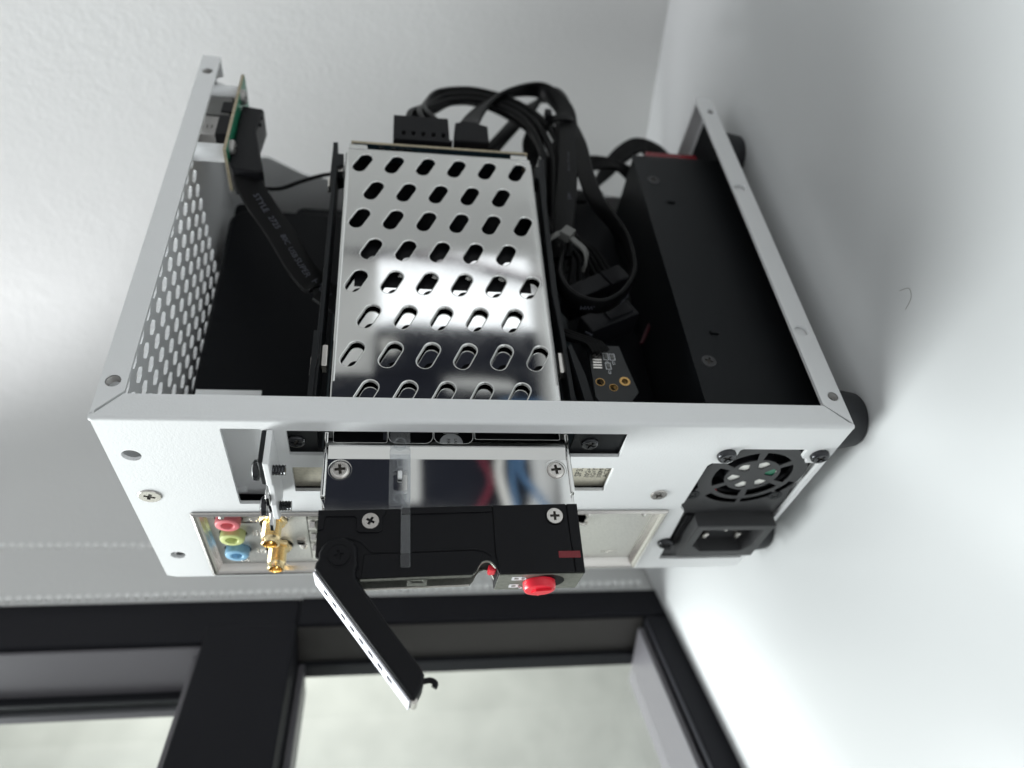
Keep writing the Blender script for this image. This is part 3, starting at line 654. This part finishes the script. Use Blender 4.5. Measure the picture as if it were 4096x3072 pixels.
# ------------------------------------------------------------------ the tray pulled half out
tray = thing('drive_tray', 'drive tray pulled out of the rear slot with black front and open lever', 'drive tray', tuple(L(-30, 5, 89)))
innerp.build('inner_sheet', 'chrome_flat', tray)
P = MB()
win3 = [rect(-0.6, 143.2, 12, 158.2, 0.5), rect(-0.7, 118.2, 12, 129.4, 2.2), rect(-0.7, 130.0, 12, 142.6, 2.2), rect(0.8, 92, 12, 117.4, 0.5)]
P.plate(rect(-21.5, 90.5, -5.6, 159.6), [circ(-9.0, 156.0, 3.2, 26), circ(-8.9 + 0.0, 94.0, 3.2, 26)], 0.6, 1.1, LP, cham=0.08)
P.plate(rect(-1.6, 90.5, 13, 159.6), win3, -0.3, 0.2, LP, cham=0.2)
P.build('tray_sheet', 'chrome_flat', tray)
q = MB()                                        # rolled band where the sheet steps up
q.grid([[L(u, v, z) for z in (90.6, 110, 130, 159.5)] for u, v in ((-5.6, 0.6), (-4.8, 0.5), (-3.8, 0.16), (-2.8, -0.16), (-2.0, -0.28), (-1.6, -0.3))], closed=False)
q.build('tray_bend', 'chrome_flat', tray)
for z0, z1, s, ue in ((159.6, 160.9, 1, -17.5), (89.1, 90.5, -1, -16.4)):
    P = MB(); P.plate([(ue, z0), (3, z0), (3, z1), (ue, z1)], [], -0.1, 8.0, LP); P.build('tray_side', 'chrome_flat', tray, bevel=0.5)
    P = MB(); P.plate([(-21.5, z0 + 0.2 - s * 0.4), (ue - 0.4, z0 + 0.2 - s * 0.2), (ue - 0.4, z1 - 0.2), (-20.8, z1 - 0.4 - s * 0.9)], [], 0.8, 8.0, LP); P.build('tray_side', 'chrome_flat', tray, bevel=0.3)
for u, z in ((-9.0, 156.0), (-8.9, 94.0)):
    q = MB(); q.lathe([(3.3, 0.9), (3.25, 1.6), (0.1, 1.6)], L(u, 0, z), LY, n=24); q.build('screw_seat', 'chrome_flat', tray)
    screw(tray, L(u, 1.4, z), -LY, 2.75, 'steel', 1.2, pl=0.55, rot=0.9)
# front block
P = MB()
front = [(-21.5, 161.1), (-20.0, 89.1), (-40.1, 89.2), (-40.1, 112.7), (-38.9, 113.2), (-37.4, 113.8), (-36.3, 114.9), (-36.1, 116.0), (-36.6, 117.3), (-37.8, 118.2), (-39.2, 118.9), (-40.0, 119.9), (-40.7, 149.5), (-39.6, 151), (-34.5, 161.0)]
P.plate(front, [], 0.55, 1.6, LP)
body = P.build('front_block', 'black', tray); sub_of(body)
def raised(name, poly, h=0.0, hole=None, m='black', v1=0.6, ch=0.18):
    q = MB(); q.plate(poly, hole or [], h, v1, LP, ochm=ch); return q.build(name, m, body)
raised('raised_panel', [(-21.5, 161.0), (-21.3, 143.2), (-22.6, 143.2), (-23.6, 144.0), (-27.4, 144.0), (-28.0, 144.8), (-28.0, 150.0), (-27.4, 150.7), (-24.0, 150.8), (-23.4, 151.4), (-23.3, 159.0), (-27.0, 159.6), (-27.4, 161.05)])
raised('raised_panel', [(-20.9, 138.8), (-20.4, 113.9), (-22.2, 113.9), (-22.9, 138.8)])
raised('raised_panel', [(-20.4, 113.5), (-20.0, 92.6), (-36.3, 92.6 - 0.4), (-38.0, 92.2), (-40.0, 92.2), (-40.0, 112.5), (-34.6, 113.5)], hole=[circ(-23.8, 96.1, 2.75, 22)])
raised('raised_panel', [(-20.0, 92.2), (-19.95, 89.2), (-40.0, 89.3), (-40.0, 91.8), (-33.6, 91.9), (-32.2, 92.2)], h=0.05, hole=[])
raised('lever_recess_edge', [(-32.6, 158.8), (-29.6, 156.8), (-28.9, 152.6), (-30.0, 149.6), (-33.3, 146.2), (-33.6, 139.6), (-33.9, 139.6), (-33.8, 146.6), (-30.6, 149.9), (-29.6, 153.0), (-30.2, 156.4), (-32.8, 158.2)], h=0.25)
raised('lever_recess_edge', [(-33.4, 136.0), (-32.9, 119.0), (-33.4, 116.4), (-34.8, 114.4), (-35.2, 114.7), (-33.9, 116.6), (-33.35, 119.1), (-33.8, 136.0)], h=0.25)
raised('lower_black_piece', [(-34.2, 148.5), (-33.6, 119.3), (-34.6, 117.0), (-36.6, 117.7), (-38.0, 118.6), (-39.4, 119.4), (-40.1, 120.2), (-40.7, 149.0)], h=0.1)
# front side of the block, facing out of the case
q = MB(); q.box(-40.0, -21, 1.6, 12.5, 89.1, 113.0, L); q.build('lock_housing', 'black', body, bevel=0.2)
q = MB(); q.box(-40.35, -40.05, 0.9, 12.4, 89.5, 112.7, L); q.build('lock_plate', 'lock_face', body)
q = MB(); q.box(-35.9, -21.4, 1.6, 7.9, 113.2, 160.0, L); q.build('block_core', 'black_matte', body)
q = MB(); q.box(-33.0, -21.4, 9.1, 12.5, 113.2, 161.0, L); q.build('block_core', 'black', body)
P = MB(); P.plate([(-30, 160.5), (-30, 113.3), (-38.8, 113.3), (-37.5, 113.8), (-36.4, 114.8), (-36.1, 116.0), (-36.6, 117.3), (-37.8, 118.3), (-39.2, 119.0), (-40.2, 120.0), (-40.8, 149.5), (-39.0, 152), (-34, 160.5)], [], 8.0, 8.9, LP); P.build('back_plate', 'lock_face', body)
q = MB(); q.tube([L(-40.35, 8.2, 120.2), L(-40.6, 8.2, 134), L(-40.95, 8.2, 149.2)], 0.3, n=6); q.build('metal_edge', 'steel', body)
for a, b in (((-40.55, 120.6), (-41.0, 149.2)),):
    q = MB(); q.tube([L(-40.3, 1.1, 120.2), L(-40.55, 1.1, 134), L(-40.95, 1.1, 149.2)], 0.42, n=6); q.build('metal_edge', 'lock_face', body)
q = MB(); q.tube([L(-39.9, 1.1, 119.9), L(-38.5, 1.1, 118.7), L(-36.9, 1.1, 117.6), L(-36.3, 1.1, 116.0), L(-36.7, 1.1, 114.7), L(-38.2, 1.1, 113.5)], 0.35, n=6); q.build('metal_edge', 'lock_face', body)
P = MB(); P.plate(rect(-42.3, 132.0, -40.4, 137.2, 0.3), [rect(-41.8, 133.0, -41.0, 136.2, 0.2)], 1.4, 2.2, LP); P.build('metal_loop', 'lock_face', body)
q = MB(); q.box(-38.6, -36.8, 2.0, 6.0, 113.2, 115.4, L); q.build('lock_bolt', 'red', body, bevel=0.5)
P = MB(); P.plate(rect(-36.1, 90.0, -34.1, 96.2, 0.2), [], -0.12, 0.2, LP, ochm=0.15); P.build('indicator_window', 'red_dark', body)
screw(body, L(-23.8, 0.35, 96.1), -LY, 2.45, 'steel', 0.75, flat=True, pl=0.55, rot=0.8)
screw(body, L(-24.9, 0.35, 147.1), -LY, 2.4, 'steel', 0.75, flat=True, pl=0.5, rot=0.3)
# lock: red knob in a round recess, lock symbols
EF = Fr(L(-40.35, 0, 0), LY, (0, 0, 1), -LX)    # (v, z, out)
q = MB(); q.plate(circ(6.3, 99.0, 5.0, 26), [], 0.02, 0.06, EF); q.build('knob_recess', 'black_matte', body)
q = MB(); q.grid([[EF(6.6 + r * math.cos(a), 101.0 + r * math.sin(a), h) for a in [2 * math.pi * i / 28 for i in range(28)]] for r, h in ((4.5, 0.1), (4.5, 1.7), (4.2, 2.4), (3.7, 2.55))], caps=True); kn = q.build('lock_knob', 'red', body)
q = MB(); q.plate([(4.6, 98.0), (8.9, 101.2), (6.8, 103.4), (5.2, 102.3)], [], 2.5, 3.2, EF); q.build('knob_pointer', 'red', body)
for v0, op in ((3.6, 0), (9.4, 1)):
    q = MB(); q.plate(rect(v0 - 1.3, 106.4, v0 + 1.3, 109.0, 0.25), [rect(v0 - 0.6, 107.1, v0 + 0.6, 108.3)], 0.03, 0.08, EF)
    q.tube([EF(v0 - 0.7 + op * 1.4, 106.4, 0.06), EF(v0 - 0.7 + op * 1.4, 105.6, 0.06), EF(v0 + op * 1.4, 105.1, 0.06), EF(v0 + 0.7 + op * 1.4, 105.6, 0.06), EF(v0 + 0.7 + op * 1.2, 106.4 - op * 0.5, 0.06)], 0.17, n=5)
    q.build('lock_symbol', 'ink_white', body)
# lever, swung open
lev = [(-38.2, 160.9), (-54.5, 148.7), (-70.9, 136.2), (-71.0, 135.4), (-69.8, 134.3), (-67.6, 133.2), (-65.4, 133.0), (-63.4, 134.0), (-61.2, 135.7), (-52.9, 142.0), (-44.6, 147.7), (-42.3, 149.2), (-40.7, 150.2), (-38.8, 150.4), (-37.6, 149.9)]
lev += [(-34.9 + 5.25 * math.cos(math.radians(a)), 154.9 + 5.25 * math.sin(math.radians(a))) for a in range(-60, 101, 20)] + [(-36.6, 160.7)]
P = MB(); P.plate(lev, [], -1.2, 9.6, LP, ochm=0.9); lv = P.build('lever', 'black', tray); sub_of(lv)
e0, e1 = L(-38.3, 0, 161.05), L(-71.2, 0, 136.3); ed = (e1 - e0); ln = ed.length; ed.normalize(); en = V((0, 0, 1)).cross(LY); en = LY.cross(ed).normalized()
if en.z < 0: en = -en
SF = Fr(e0, ed, LY, en)
P = MB(); P.plate(rect(0.3, -0.2, ln, 9.4, 0.3), [rect(4.6 + 3.95 * k, 2.2, 6.7 + 3.95 * k, 5.6, 0.3) for k in range(8)], 0.45, 0.0, SF); P.build('lever_strip', 'lever_strip', lv)
P = MB(); P.plate(rect(0.5, 0.0, ln - 0.4, 9.2), [], 0.02, -0.1, SF); P.build('strip_backing', 'black_matte', lv)
q = MB(); q.tube([L(-66.4, 2, 133.2), L(-66.2, 2, 131.4), L(-67.0, 2, 130.2), L(-68.0, 2, 130.6)], 0.75, n=8); q.build('lever_hook', 'black', lv)
q = MB(); q.lathe([(0.8, -3.5), (0.8, 3.5)], L(-71.0, 4, 135.4), LY, n=12); q.build('lever_tip', 'steel', lv)
P = MB(); P.plate(circ(-34.95, 154.9, 2.75, 26), [plus(-34.95, 154.9, 1.25, 0.33, 0.2)], -1.55, -1.1, LP, cham=0.12); P.build('pivot_screw', 'black', lv)
P = MB(); P.plate(circ(-34.95, 154.9, 3.4, 26), [circ(-34.95, 154.9, 3.05, 26)], -1.32, -1.1, LP); P.build('pivot_groove', 'black', lv)
# light pipe lying over the sheet
P = MB()
P.plate(rect(-20.4, 136.4, -2.6, 142.3, 1.0), [rect(-16.4, 137.2, -9.6, 141.2, 0.7)], -1.3, 0.3, LP, ochm=0.3); lp = P.build('light_pipe', 'clear', tray); sub_of(lp)
P = MB(); P.plate(rect(-2.4, 136.5, 3.2, 142.2), [], -0.3, 0.0, LP); P.build('pipe_tail', 'clear', lp)
P = MB(); P.plate(rect(-38.0, 136.5, -20.6, 139.0, 0.2), [], -0.7, 0.3, LP, ochm=0.2); P.build('pipe_tail', 'clear', lp)
P = MB(); P.plate(rect(-9.4, 138.6, -6.4, 140.2, 0.3), [rect(-9.0, 138.9, -6.8, 139.9, 0.2)], -1.5, -1.2, LP); P.build('pipe_clip', 'clear', lp)
q = MB(); q.box(-12.4, -9.9, -0.9, 0.2, 138.7, 140.0, L); q.build('pipe_prism', 'standoff', lp, bevel=0.3)
for u in (-18.6, -1.4):
    P = MB(); P.plate(circ(u, 139.4, 1.75, 22), [circ(u, 139.4, 1.45, 22)], -1.45, -1.2, LP); P.build('moulded_ring', 'clear', lp)

# ------------------------------------------------------------------ front port board under the top panel
io = thing('port_board', 'small green port board on white posts under the top panel', 'circuit board', (140, 8, 204))
tz = 204.0
P = MB(); P.box(121.5, 172.5, 0.9, 19.5, tz - 0.55, tz + 0.55); bd = P.build('board', 'pcb_edge', io)
P = MB(); P.box(121.6, 172.4, 1.0, 19.4, tz - 0.75, tz - 0.6); P.build('solder_mask', 'pcb_green', io)
for x, y in ((127, 6.5), (166.5, 6.5)):
    q = MB(); q.lathe([(3.4, tz + 0.8), (3.4, 219.7)], (x, y, 0), (0, 0, 1), n=24); q.build('post', 'standoff', io)
for x, y in ((128, 4.6), (160.5, 3.6)): screw(io, (x, y, tz - 0.7), (0, 0, -1), 3.0, 'port_steel', 2.0)
P = MB(); P.box(135.5, 147.5, 4.5, 13, tz + 0.8, 219.5); a = P.build('usb_port', 'port_steel', io, bevel=0.4); sub_of(a)
P = MB(); P.box(135.0, 148.0, 4.0, 13.6, tz + 0.8, 210.0); P.build('port_base', 'black', a, bevel=0.5)
P = MB(); P.box(149.5, 162.5, 5.0, 13, tz + 2.6, 219.5); b_ = P.build('usb_port', 'grey_plastic', io, bevel=0.5); sub_of(b_)
P = MB(); P.box(151, 158, 4.4, 11, tz + 0.8, tz + 6.0); P.build('port_base', 'black', b_, bevel=0.3)
for z in (211.5, 213.2, 215, 216.6):
    q = MB(); q.box(139.5, 141.2, 4.2, 4.5, z, z + 0.25); q.build('port_slit', 'recess', a)
q = MB(); q.box(136.0, 137.6, 4.1, 4.5, 216.2, 218.2); q.build('port_latch', 'dark_steel', a)

# flat cable with the big angled plug under the board
fc = thing('flat_usb_cable', 'flat black cable with angled plug curving down behind the plated cage', 'cable', (130, 12, 195))
P = MB(); P.plate([(120.0, 203.0), (157.0, 203.0), (157.8, 202.2), (156.6, 195.0), (155.6, 194.4), (141, 195.6), (131, 193.2), (126, 192.3), (121, 191.0), (117.2, 190.4), (115.6, 191.6), (116.4, 201)], [], 5.4, 17.0, PY, ochm=0.9); P.build('plug', 'black', fc)
for x in (150.8, 146.2):
    q = MB(); q.box(x, x + 1.2, 6, 7, 194.4, 195.3); q.build('plug_pin_hole', 'black_matte', fc)
path = [(122, 8.5, 197), (115.5, 10, 195.8), (110, 12, 193), (104, 14.5, 188.8), (96, 17, 183.2), (88, 19, 178.6), (80, 21, 173.6), (73, 23, 167), (68, 25, 158), (66, 26, 148)]
wd = [(0.15, -0.1, 1), (0.25, -0.2, 1), (0.45, -0.3, 0.85), (0.5, -0.25, 0.8), (0.45, -0.2, 0.85), (0.35, -0.2, 0.9), (0.5, -0.2, 0.8), (0.65, -0.2, 0.7), (0.8, -0.2, 0.5), (0.9, 0, 0.3)]
P = MB(); P.ribbon(path, wd, 10.5, 2.6); cb = P.build('cable_run', 'wire', fc)
def on_cable(body, size, i, f, shift=0.0, flip=False):
    a, b = V(path[i]), V(path[i + 1]); p = a.lerp(b, f); t = (b - a).normalized(); d = V(wd[i]).lerp(V(wd[i + 1]), f); d = (d - t * d.dot(t)).normalized()
    n = t.cross(-d)
    if n.y > 0: n = -n
    return text('lettering', body, size, p + n * 1.36 + d * (shift + size * 0.35), t, -d, 'ink_grey', fc)
on_cable('STYLE', 3.2, 2, 0.0); on_cable('2725', 3.0, 3, 0.3); on_cable('80C', 2.8, 4, 0.2); on_cable('USB', 2.8, 4, 0.85); on_cable('SUPER', 3.2, 5, 0.4); on_cable('HIGH', 3.6, 6, 0.5)

def cable(name, label, cat, group=None):
    return thing(name, label, cat, (0, 0, 0), group)
tw = cable('switch_wire', 'thin black wire from the port board to the plated cage rail', 'wire')
P = MB(); P.tube([(124, 14, 203), (122.5, 16, 199.5), (126.5, 21, 195), (133, 26, 188), (141, 28, 180.5), (146, 28, 172), (147, 27, 163), (146, 25, 150)], 0.85, n=8); P.build('wire_run', 'wire', tw)

# power plug and its wires
sp = cable('drive_power_lead', 'black drive power plug with four windows feeding a bundle of thin wires', 'cable')
P = MB(); P.plate([(133.0, 143.2), (146.3, 143.1), (146.4, 121.8), (133.6, 121.5), (133.4, 120.4), (132.2, 120.4), (132.2, 143.2)], [rect(134.9, 140.0 - 3.85 * k - 1.5, 137.2, 140.0 - 3.85 * k, 0.15) for k in range(5)], -1.6, 3.6, LP, cham=0.12); pl = P.build('plug', 'black', sp); sub_of(pl)
for k in range(4):
    q = MB(); q.box(135.1, 137.0, 0.2, 0.7, 138.75 - 3.85 * k, 139.75 - 3.85 * k, L); q.build('contact', 'brass', pl)
P = MB(); P.plate(rect(133.8, 122.3, 145.5, 142.6), [], 0.9, 3.4, LP); P.build('plug_core', 'black_matte', pl)
arcs = [(146, 0.6, 137), (157, 3, 137.5), (169, 8, 134.5), (181, 13, 129), (192.5, 15, 121), (196.5, 15, 109.5), (194, 15, 98), (186.5, 15, 87.5), (175, 14, 80.5), (160, 13, 77.2), (146, 13, 76), (128, 15, 77.5), (110, 18, 79), (92, 22, 78)]
for k in range(7):
    dz, dn, dy = -2.2 * k, (k - 3) * 1.35, (k % 3) * 2.2
    pts = []
    for i, p in enumerate(arcs):
        w = min(1, i / 4.0)
        a = V(p); b = V(arcs[min(i + 1, len(arcs) - 1)]); c = V(arcs[max(i - 1, 0)]); t = (b - c).normalized(); n = t.cross(V((0, 1, 0)))
        wob = 1.3 * math.sin(i * 0.9 + k * 2.1) * (1 if 1 < i < 8 else 0.3)
        pts.append(a + V((0, 0, dz)) * (1 - w) + n * ((dn * 1.0 + wob) * w) + V((0, dy, 0)))
    P = MB(); P.tube(pts, 1.5, n=8); P.build('wire_run', 'wire', sp)

lead = cable('sensor_lead', 'slim bunch of black wires rising beside the cage board corner', 'cable')
for k in range(5):
    P = MB(); P.tube([(150, 22 + k, 86 - k * 0.6), (163, 24, 84.5 - k * 1.3), (176, 25, 83.5 - k * 1.5), (186, 25, 80 - k * 1.4), (189 - k, 23, 74.5 - k * 0.7), (182, 17, 70.5), (168, 13, 71), (150, 14, 72 + k), (128, 20, 70 + k * 1.5)], 1.1, n=7); P.build('wire_run', 'wire', lead)
# flat data cables
d1 = cable('flat_data_cable', 'flat black data cable arching from the cage down past a clamp', 'cable', )
P = MB(); P.plate([(133.4, 119.8), (138.5, 119.6), (144.3, 119.0), (145.0, 116.8), (145.9, 116.0), (145.6, 110.5), (144.4, 109.0), (143.4, 106.0), (138, 106.0), (133.6, 105.9)], [], -1.8, 3.4, LP, ochm=0.5); P.build('plug', 'black', d1)
pa = [(144, 0.5, 112.8), (154, 4, 112.2), (163, 8, 110.5), (173, 11, 107.8), (184, 13, 103), (194.5, 14, 95), (201, 14, 84), (199.5, 12.5, 75), (190, 11, 69.8), (178, 9.4, 67.3), (168, 8.6, 67.6), (150, 8.4, 69.8), (133, 8.4, 72.2), (115, 9, 75.2), (98, 10, 78.4), (84, 12, 80.5)]
wa = [(0, 0, 1), (0.1, 0.1, 1), (0.15, 0.2, 1), (0.25, 0.4, 0.9), (0.45, 0.65, 0.7), (0.5, 0.85, 0.35), (0.35, 0.95, 0.1), (0.1, 1, 0.1), (-0.15, 0.9, 0.35), (0, 0.6, 0.8), (0, 0.2, 1), (0.1, 0.1, 1), (0.12, 0.1, 1), (0.15, 0.1, 1), (0.15, 0.2, 1), (0.2, 0.4, 0.9)]
P = MB(); P.ribbon(pa, wa, 8.2, 2.2); P.build('cable_run', 'wire', d1)
text('lettering', 'SHUOWEI', 2.9, (131.5, 7.25, 70.6), (0.985, 0, -0.13), (0.13, 0, 0.985), 'ink_grey', d1)
text('lettering', 'VW-1', 2.7, (113.5, 7.7, 73.2), (0.98, 0, -0.16), (0.16, 0, 0.98), 'ink_grey', d1)
text('lettering', 'AWM', 2.6, (101, 8.8, 76.4), (0.98, 0, -0.18), (0.18, 0, 0.98), 'ink_grey', d1)
d2 = cable('flat_data_cable', 'flat black data cable slanting up behind the cage board to the clamp', 'cable')
pb = [(140, 24, 110), (154, 25, 106), (168, 25, 99.4), (186, 25.5, 89.5), (203, 26, 79.8), (212, 26, 74), (214.5, 24, 69), (211, 21, 65.5), (200, 17, 64.8), (184, 12, 66.2), (170, 10.5, 67), (156, 11.5, 68)]
wb = [(0.4, 0.2, 0.85)] * 5 + [(0.3, 0.7, 0.6), (0.1, 1, 0.1), (0, 1, 0), (0, 1, 0.2), (0, 0.8, 0.5), (0, 0.4, 0.9), (0, 0.3, 1)]
P = MB(); P.ribbon(pb, wb, 7.6, 2.1); P.build('cable_run', 'wire', d2)
d3 = cable('flat_data_cable', 'flat black data cable bent into a teardrop loop above the power supply', 'cable')
pcx = [(172, 10.2, 67), (158, 8, 66), (146, 7, 65.4), (128, 6.5, 65.6), (112, 6.5, 63.6), (100, 6.5, 59), (90, 6.5, 56), (80, 6.5, 55.6), (70, 6.5, 57), (60.5, 6.5, 62.6), (55, 6.5, 70), (55.4, 6.5, 77), (60.2, 7, 82), (68.5, 8, 83.8), (78, 10, 82), (88, 12, 79.4), (100, 14, 77)]
wc = [(0, 0.3, 1), (0, 0.4, 1), (0.1, 0.5, 0.9), (0.15, 0.6, 0.8), (0.3, 0.75, 0.6), (0.2, 0.95, 0.2), (0, 1, 0), (0, 1, 0), (0, 1, 0), (0, 1, 0), (0, 1, 0), (0, 1, 0), (0, 1, 0), (0, 1, 0), (0, 1, 0), (0, 1, 0), (0, 1, 0)]
P = MB(); P.ribbon(pcx, wc, 6.8, 1.9, sub=8); P.build('cable_run', 'wire', d3)
text('lettering', 'AWM', 2.6, (53.7, 5.6, 72.4), (-0.05, 0, 1), (0, 1, 0), 'ink_grey', d3)
text('lettering', '20962', 2.6, (61.5, 6.0, 59.6), (-0.75, 0, 0.66), (0, 1, 0), 'ink_grey', d3)
# clamp band round the flat cables, grey cable tie
cl = cable('cable_clamp', 'black clamp ring around the flat data cables', 'clamp')
P = MB(); ring = []
for h in (0, 3.8):
    ring.append([(169 + h + 1.2 * math.sin(a) * 2.0, 11 + 5.2 * math.sin(a), 69.4 + 7.0 * math.cos(a)) for a in [2 * math.pi * i / 28 for i in range(28)]])
inn = [[(p[0], 11 + (p[1] - 11) * 0.8, 69.4 + (p[2] - 69.4) * 0.86) for p in r] for r in ring]
P.grid([inn[0], ring[0], ring[1], inn[1], inn[0]]); P.build('clamp_ring', 'wire', cl)
P = MB(); P.box(169.6, 174.4, 6.0, 9.5, 74.6, 77.6); P.build('clamp_block', 'black', cl, bevel=0.6)
zt = cable('cable_tie', 'grey nylon cable tie cinched around wires beside the cage', 'cable tie')
TF = Fr((90.2, 5.2, 78.7), V((0.76, -0.1, -0.64)).normalized(), V((0.1, 1, 0)).normalized(), V((0.64, 0, 0.76)).normalized())
P = MB(); P.box(-2.3, 2.3, -1.8, 2.2, -2.3, 2.3, TF); P.build('tie_head', 'grey_plastic', zt, bevel=0.5)
P = MB(); P.ribbon([TF(0, 0, -1.2), (86.0, 5.0, 76.5), (83, 5.2, 74), (80.6, 6.5, 72.6), (78.6, 9, 72.6), (78, 12, 73)], [(0.3, 0.2, -0.2), (0.5, 0, -0.6), (0.5, 0, -0.6), (0.6, 0, -0.5), (0.9, 0, -0.2), (1, 0, 0)], 2.4, 1.1); P.build('tie_tail', 'grey_plastic', zt)
P = MB(); P.ribbon([TF(0, 0.4, 1.6), (90, 6, 83), (88.5, 9, 86.5), (87, 14, 86)], [(1, 0, 0.2)] * 4, 2.4, 1.0); P.build('tie_strap', 'grey_plastic', zt)

# loose plugs hanging between cage and power supply
lc = cable('loose_plug', 'black multi pin plug inside the cable loop', 'plug')
QF = Fr((77.5, 20, 65.6), V((0.50, 0, -0.866)), V((0, 1, 0)), V((0.866, 0, 0.50)))
P = MB(); P.box(-14, 3.2, -3, 9, -3.2, 4.2, QF); P.build('plug_half', 'black', lc, bevel=0.5)
P = MB(); P.box(3.9, 13.4, -3, 9, -3.0, 4.4, QF); P.build('plug_half', 'black', lc, bevel=0.5)
for k, (x, tx) in enumerate(((-11.5, 1), (-7.0, 3), (-2.5, 4), (2.0, 6), (5.5, 10), (8.0, 11), (10.5, 12), (12.4, 13))):
    s_ = QF(x, 2, 4); e = (96 + (k > 3) * 10, 14 + (k > 3) * 6, 80 - k * 1.4)
    md = (s_ + V(e)) / 2 + V((2, -2, -1.0 if k < 4 else 0.5))
    P = MB(); P.tube([s_, s_ + QF.w * 4, md, e, V(e) + V((20, 4, 1))], 0.95, n=7); P.build('wire_run', 'wire', lc)
lc2 = cable('loose_plug', 'black wide plug below the multi pin plug', 'plug')
RF = Fr((57.5, 17, 65.0), V((0.45, 0, -0.893)), V((0, 1, 0)), V((0.893, 0, 0.45)))
P = MB(); P.box(-11, 10.5, -3, 8, -3.4, 4.6, RF); P.build('plug_body', 'black', lc2, bevel=0.6)
P = MB(); P.box(-2, 8.5, -3.8, -3.0, -1.8, 2.6, RF); P.build('plug_rib', 'black', lc2, bevel=0.3)
sb = cable('sensor_board', 'small black board with three plated holes above the case flange', 'circuit board')
P = MB(); P.plate([(18.6, 75.4), (18.4, 65.4), (23.0, 61.6), (33.5, 63.5), (43, 65), (43, 76), (21, 76.6)], [circ(27.0, 74.1, 1.35, 20), circ(24.8, 69.9, 1.35, 20), circ(27.5, 65.6, 1.2, 20)], 14, 15.6, PY); sbb = P.build('board', 'pcb_black', sb); sub_of(sbb)
for x, z, r0, r1 in ((27.0, 74.1, 1.35, 1.55), (24.8, 69.9, 1.3, 1.45), (27.5, 65.6, 1.1, 1.85)):
    P = MB(); P.plate(circ(x, z, r1, 22), [circ(x, z, r0, 22)], 13.9, 15.7, PY); P.build('plated_hole', 'brass', sbb)
for k in range(6): 
    q = MB(); q.box(32.6 + k * 1.15, 33.2 + k * 1.15, 13.6, 14.0, 72.6 - k * 0.12, 75.6 - k * 0.12); q.build('contact', 'steel', sbb)
for x, z, s_ in ((37.2, 70.4, 'C6'), (37.0, 68.2, 'C5'), (33.0, 70.2, 'C8')):
    q = MB(); q.box(x, x + 1.9, 13.55, 14.0, z - 0.5, z + 0.5); c = q.build('chip_part', 'grey_plastic', sbb)
    P = MB(); P.plate(rect(x - 0.5, z - 0.95, x + 2.4, z + 0.95), [rect(x - 0.3, z - 0.75, x + 2.2, z + 0.75)], 13.93, 13.99, PY); P.build('printed_outline', 'ink_white', sbb)
    text('lettering', s_, 1.3, (x - 0.9, 13.95, z + 0.4), (-1, 0, 0), (0, 0, -1), 'ink_white', sb)
for k in range(5):
    y0 = 12 + (k % 2) * 1.5
    P = MB(); P.tube([(39.2 - k * 0.2, 12.4, 70 + k * 1.25), (41.6, 11.2, 72.4 + k * 1.2), (45.5, y0 + 0.5, 78 + k * 1.3), (50.5, y0 + 3, 84.5 + k * 0.9), (56, 22, 91 + k)], 0.95, n=8); P.build('wire_run', 'wire', sb)
text('lettering', 'AWG', 1.2, (46.3, 11.0, 77.2), (-0.6, 0, -0.8), (0.8, 0, -0.6), 'ink_grey', sb)
bb = MB(); bb.box(52, 96, 58, 59, 38, 45); bb.box(18, 60, 55, 56, 41, 45); bb.box(18, 60, 55, 56, 60, 64)
bb.build('tray_rail', 'white', case)
# power supply output harness
ph = cable('power_harness', 'bundle of black wires arching out of the power supply front', 'cable')
for k in range(7):
    r = k * 1.9
    P = MB(); P.tube([(151, 34 + k * 0.8, 12 + k * 2.4), (166, 34 + k, 9 + k * 1.6), (182, 34 + k * 0.6, 8 + r * 0.9), (196 - k * 0.9, 35, 13 + r * 0.7), (200 - r, 35, 23 + k * 0.4), (193 - r, 36, 33), (182 - r * 0.7, 37 + k * 0.4, 41), (168 - k, 38, 48 + k * 0.5), (152, 38, 56 + k)], 1.15, n=8); P.build('wire_run', 'wire', ph)
for k in range(5):
    P = MB(); P.tube([(151, 26 + k, 30 + k), (164, 28 + k, 33 + k * 0.5), (172.5 - k * 1.4, 29, 42), (173 - k * 1.6, 29 + k * 0.4, 53), (166 - k * 1.5, 30, 61), (150, 31, 66)], 1.05, n=8); P.build('wire_run', 'wire', ph)
fr_ = cable('rear_wire_bundle', 'dark wires tucked between the cage rail and the power supply', 'cable')
for k in range(6):
    P = MB(); P.tube([(150 - k * 3, 36 + k, 78 - k), (130 - k * 4, 34, 74 - k * 3), (110, 32 + k * 2, 68 - k * 3), (92 - k, 34, 58 - k * 2), (80, 40, 50)], 1.0, n=7); P.build('wire_run', 'wire', fr_)
P = MB(); P.ribbon([(96, 38, 31), (84, 38, 36), (66, 38, 45.5)], [(0.3, 0, 0.9)] * 3, 1.6, 1.0); P.build('wire_run', 'red_deep', fr_)  # faint red reflection, drawn as a thin dark red ribbon

# stray hairs on the desk
for lab, pts in (('short curved dark hair lying on the desk in the case shadow', [(29, -31, DZ + 0.1), (26.5, -34.5, DZ + 0.25), (23.5, -33.5, DZ + 0.25), (22.6, -29.5, DZ + 0.1)]),):
    h = MB().tube(pts, 0.055, n=5).build('hair', 'hair'); tag(h, lab, 'hair')
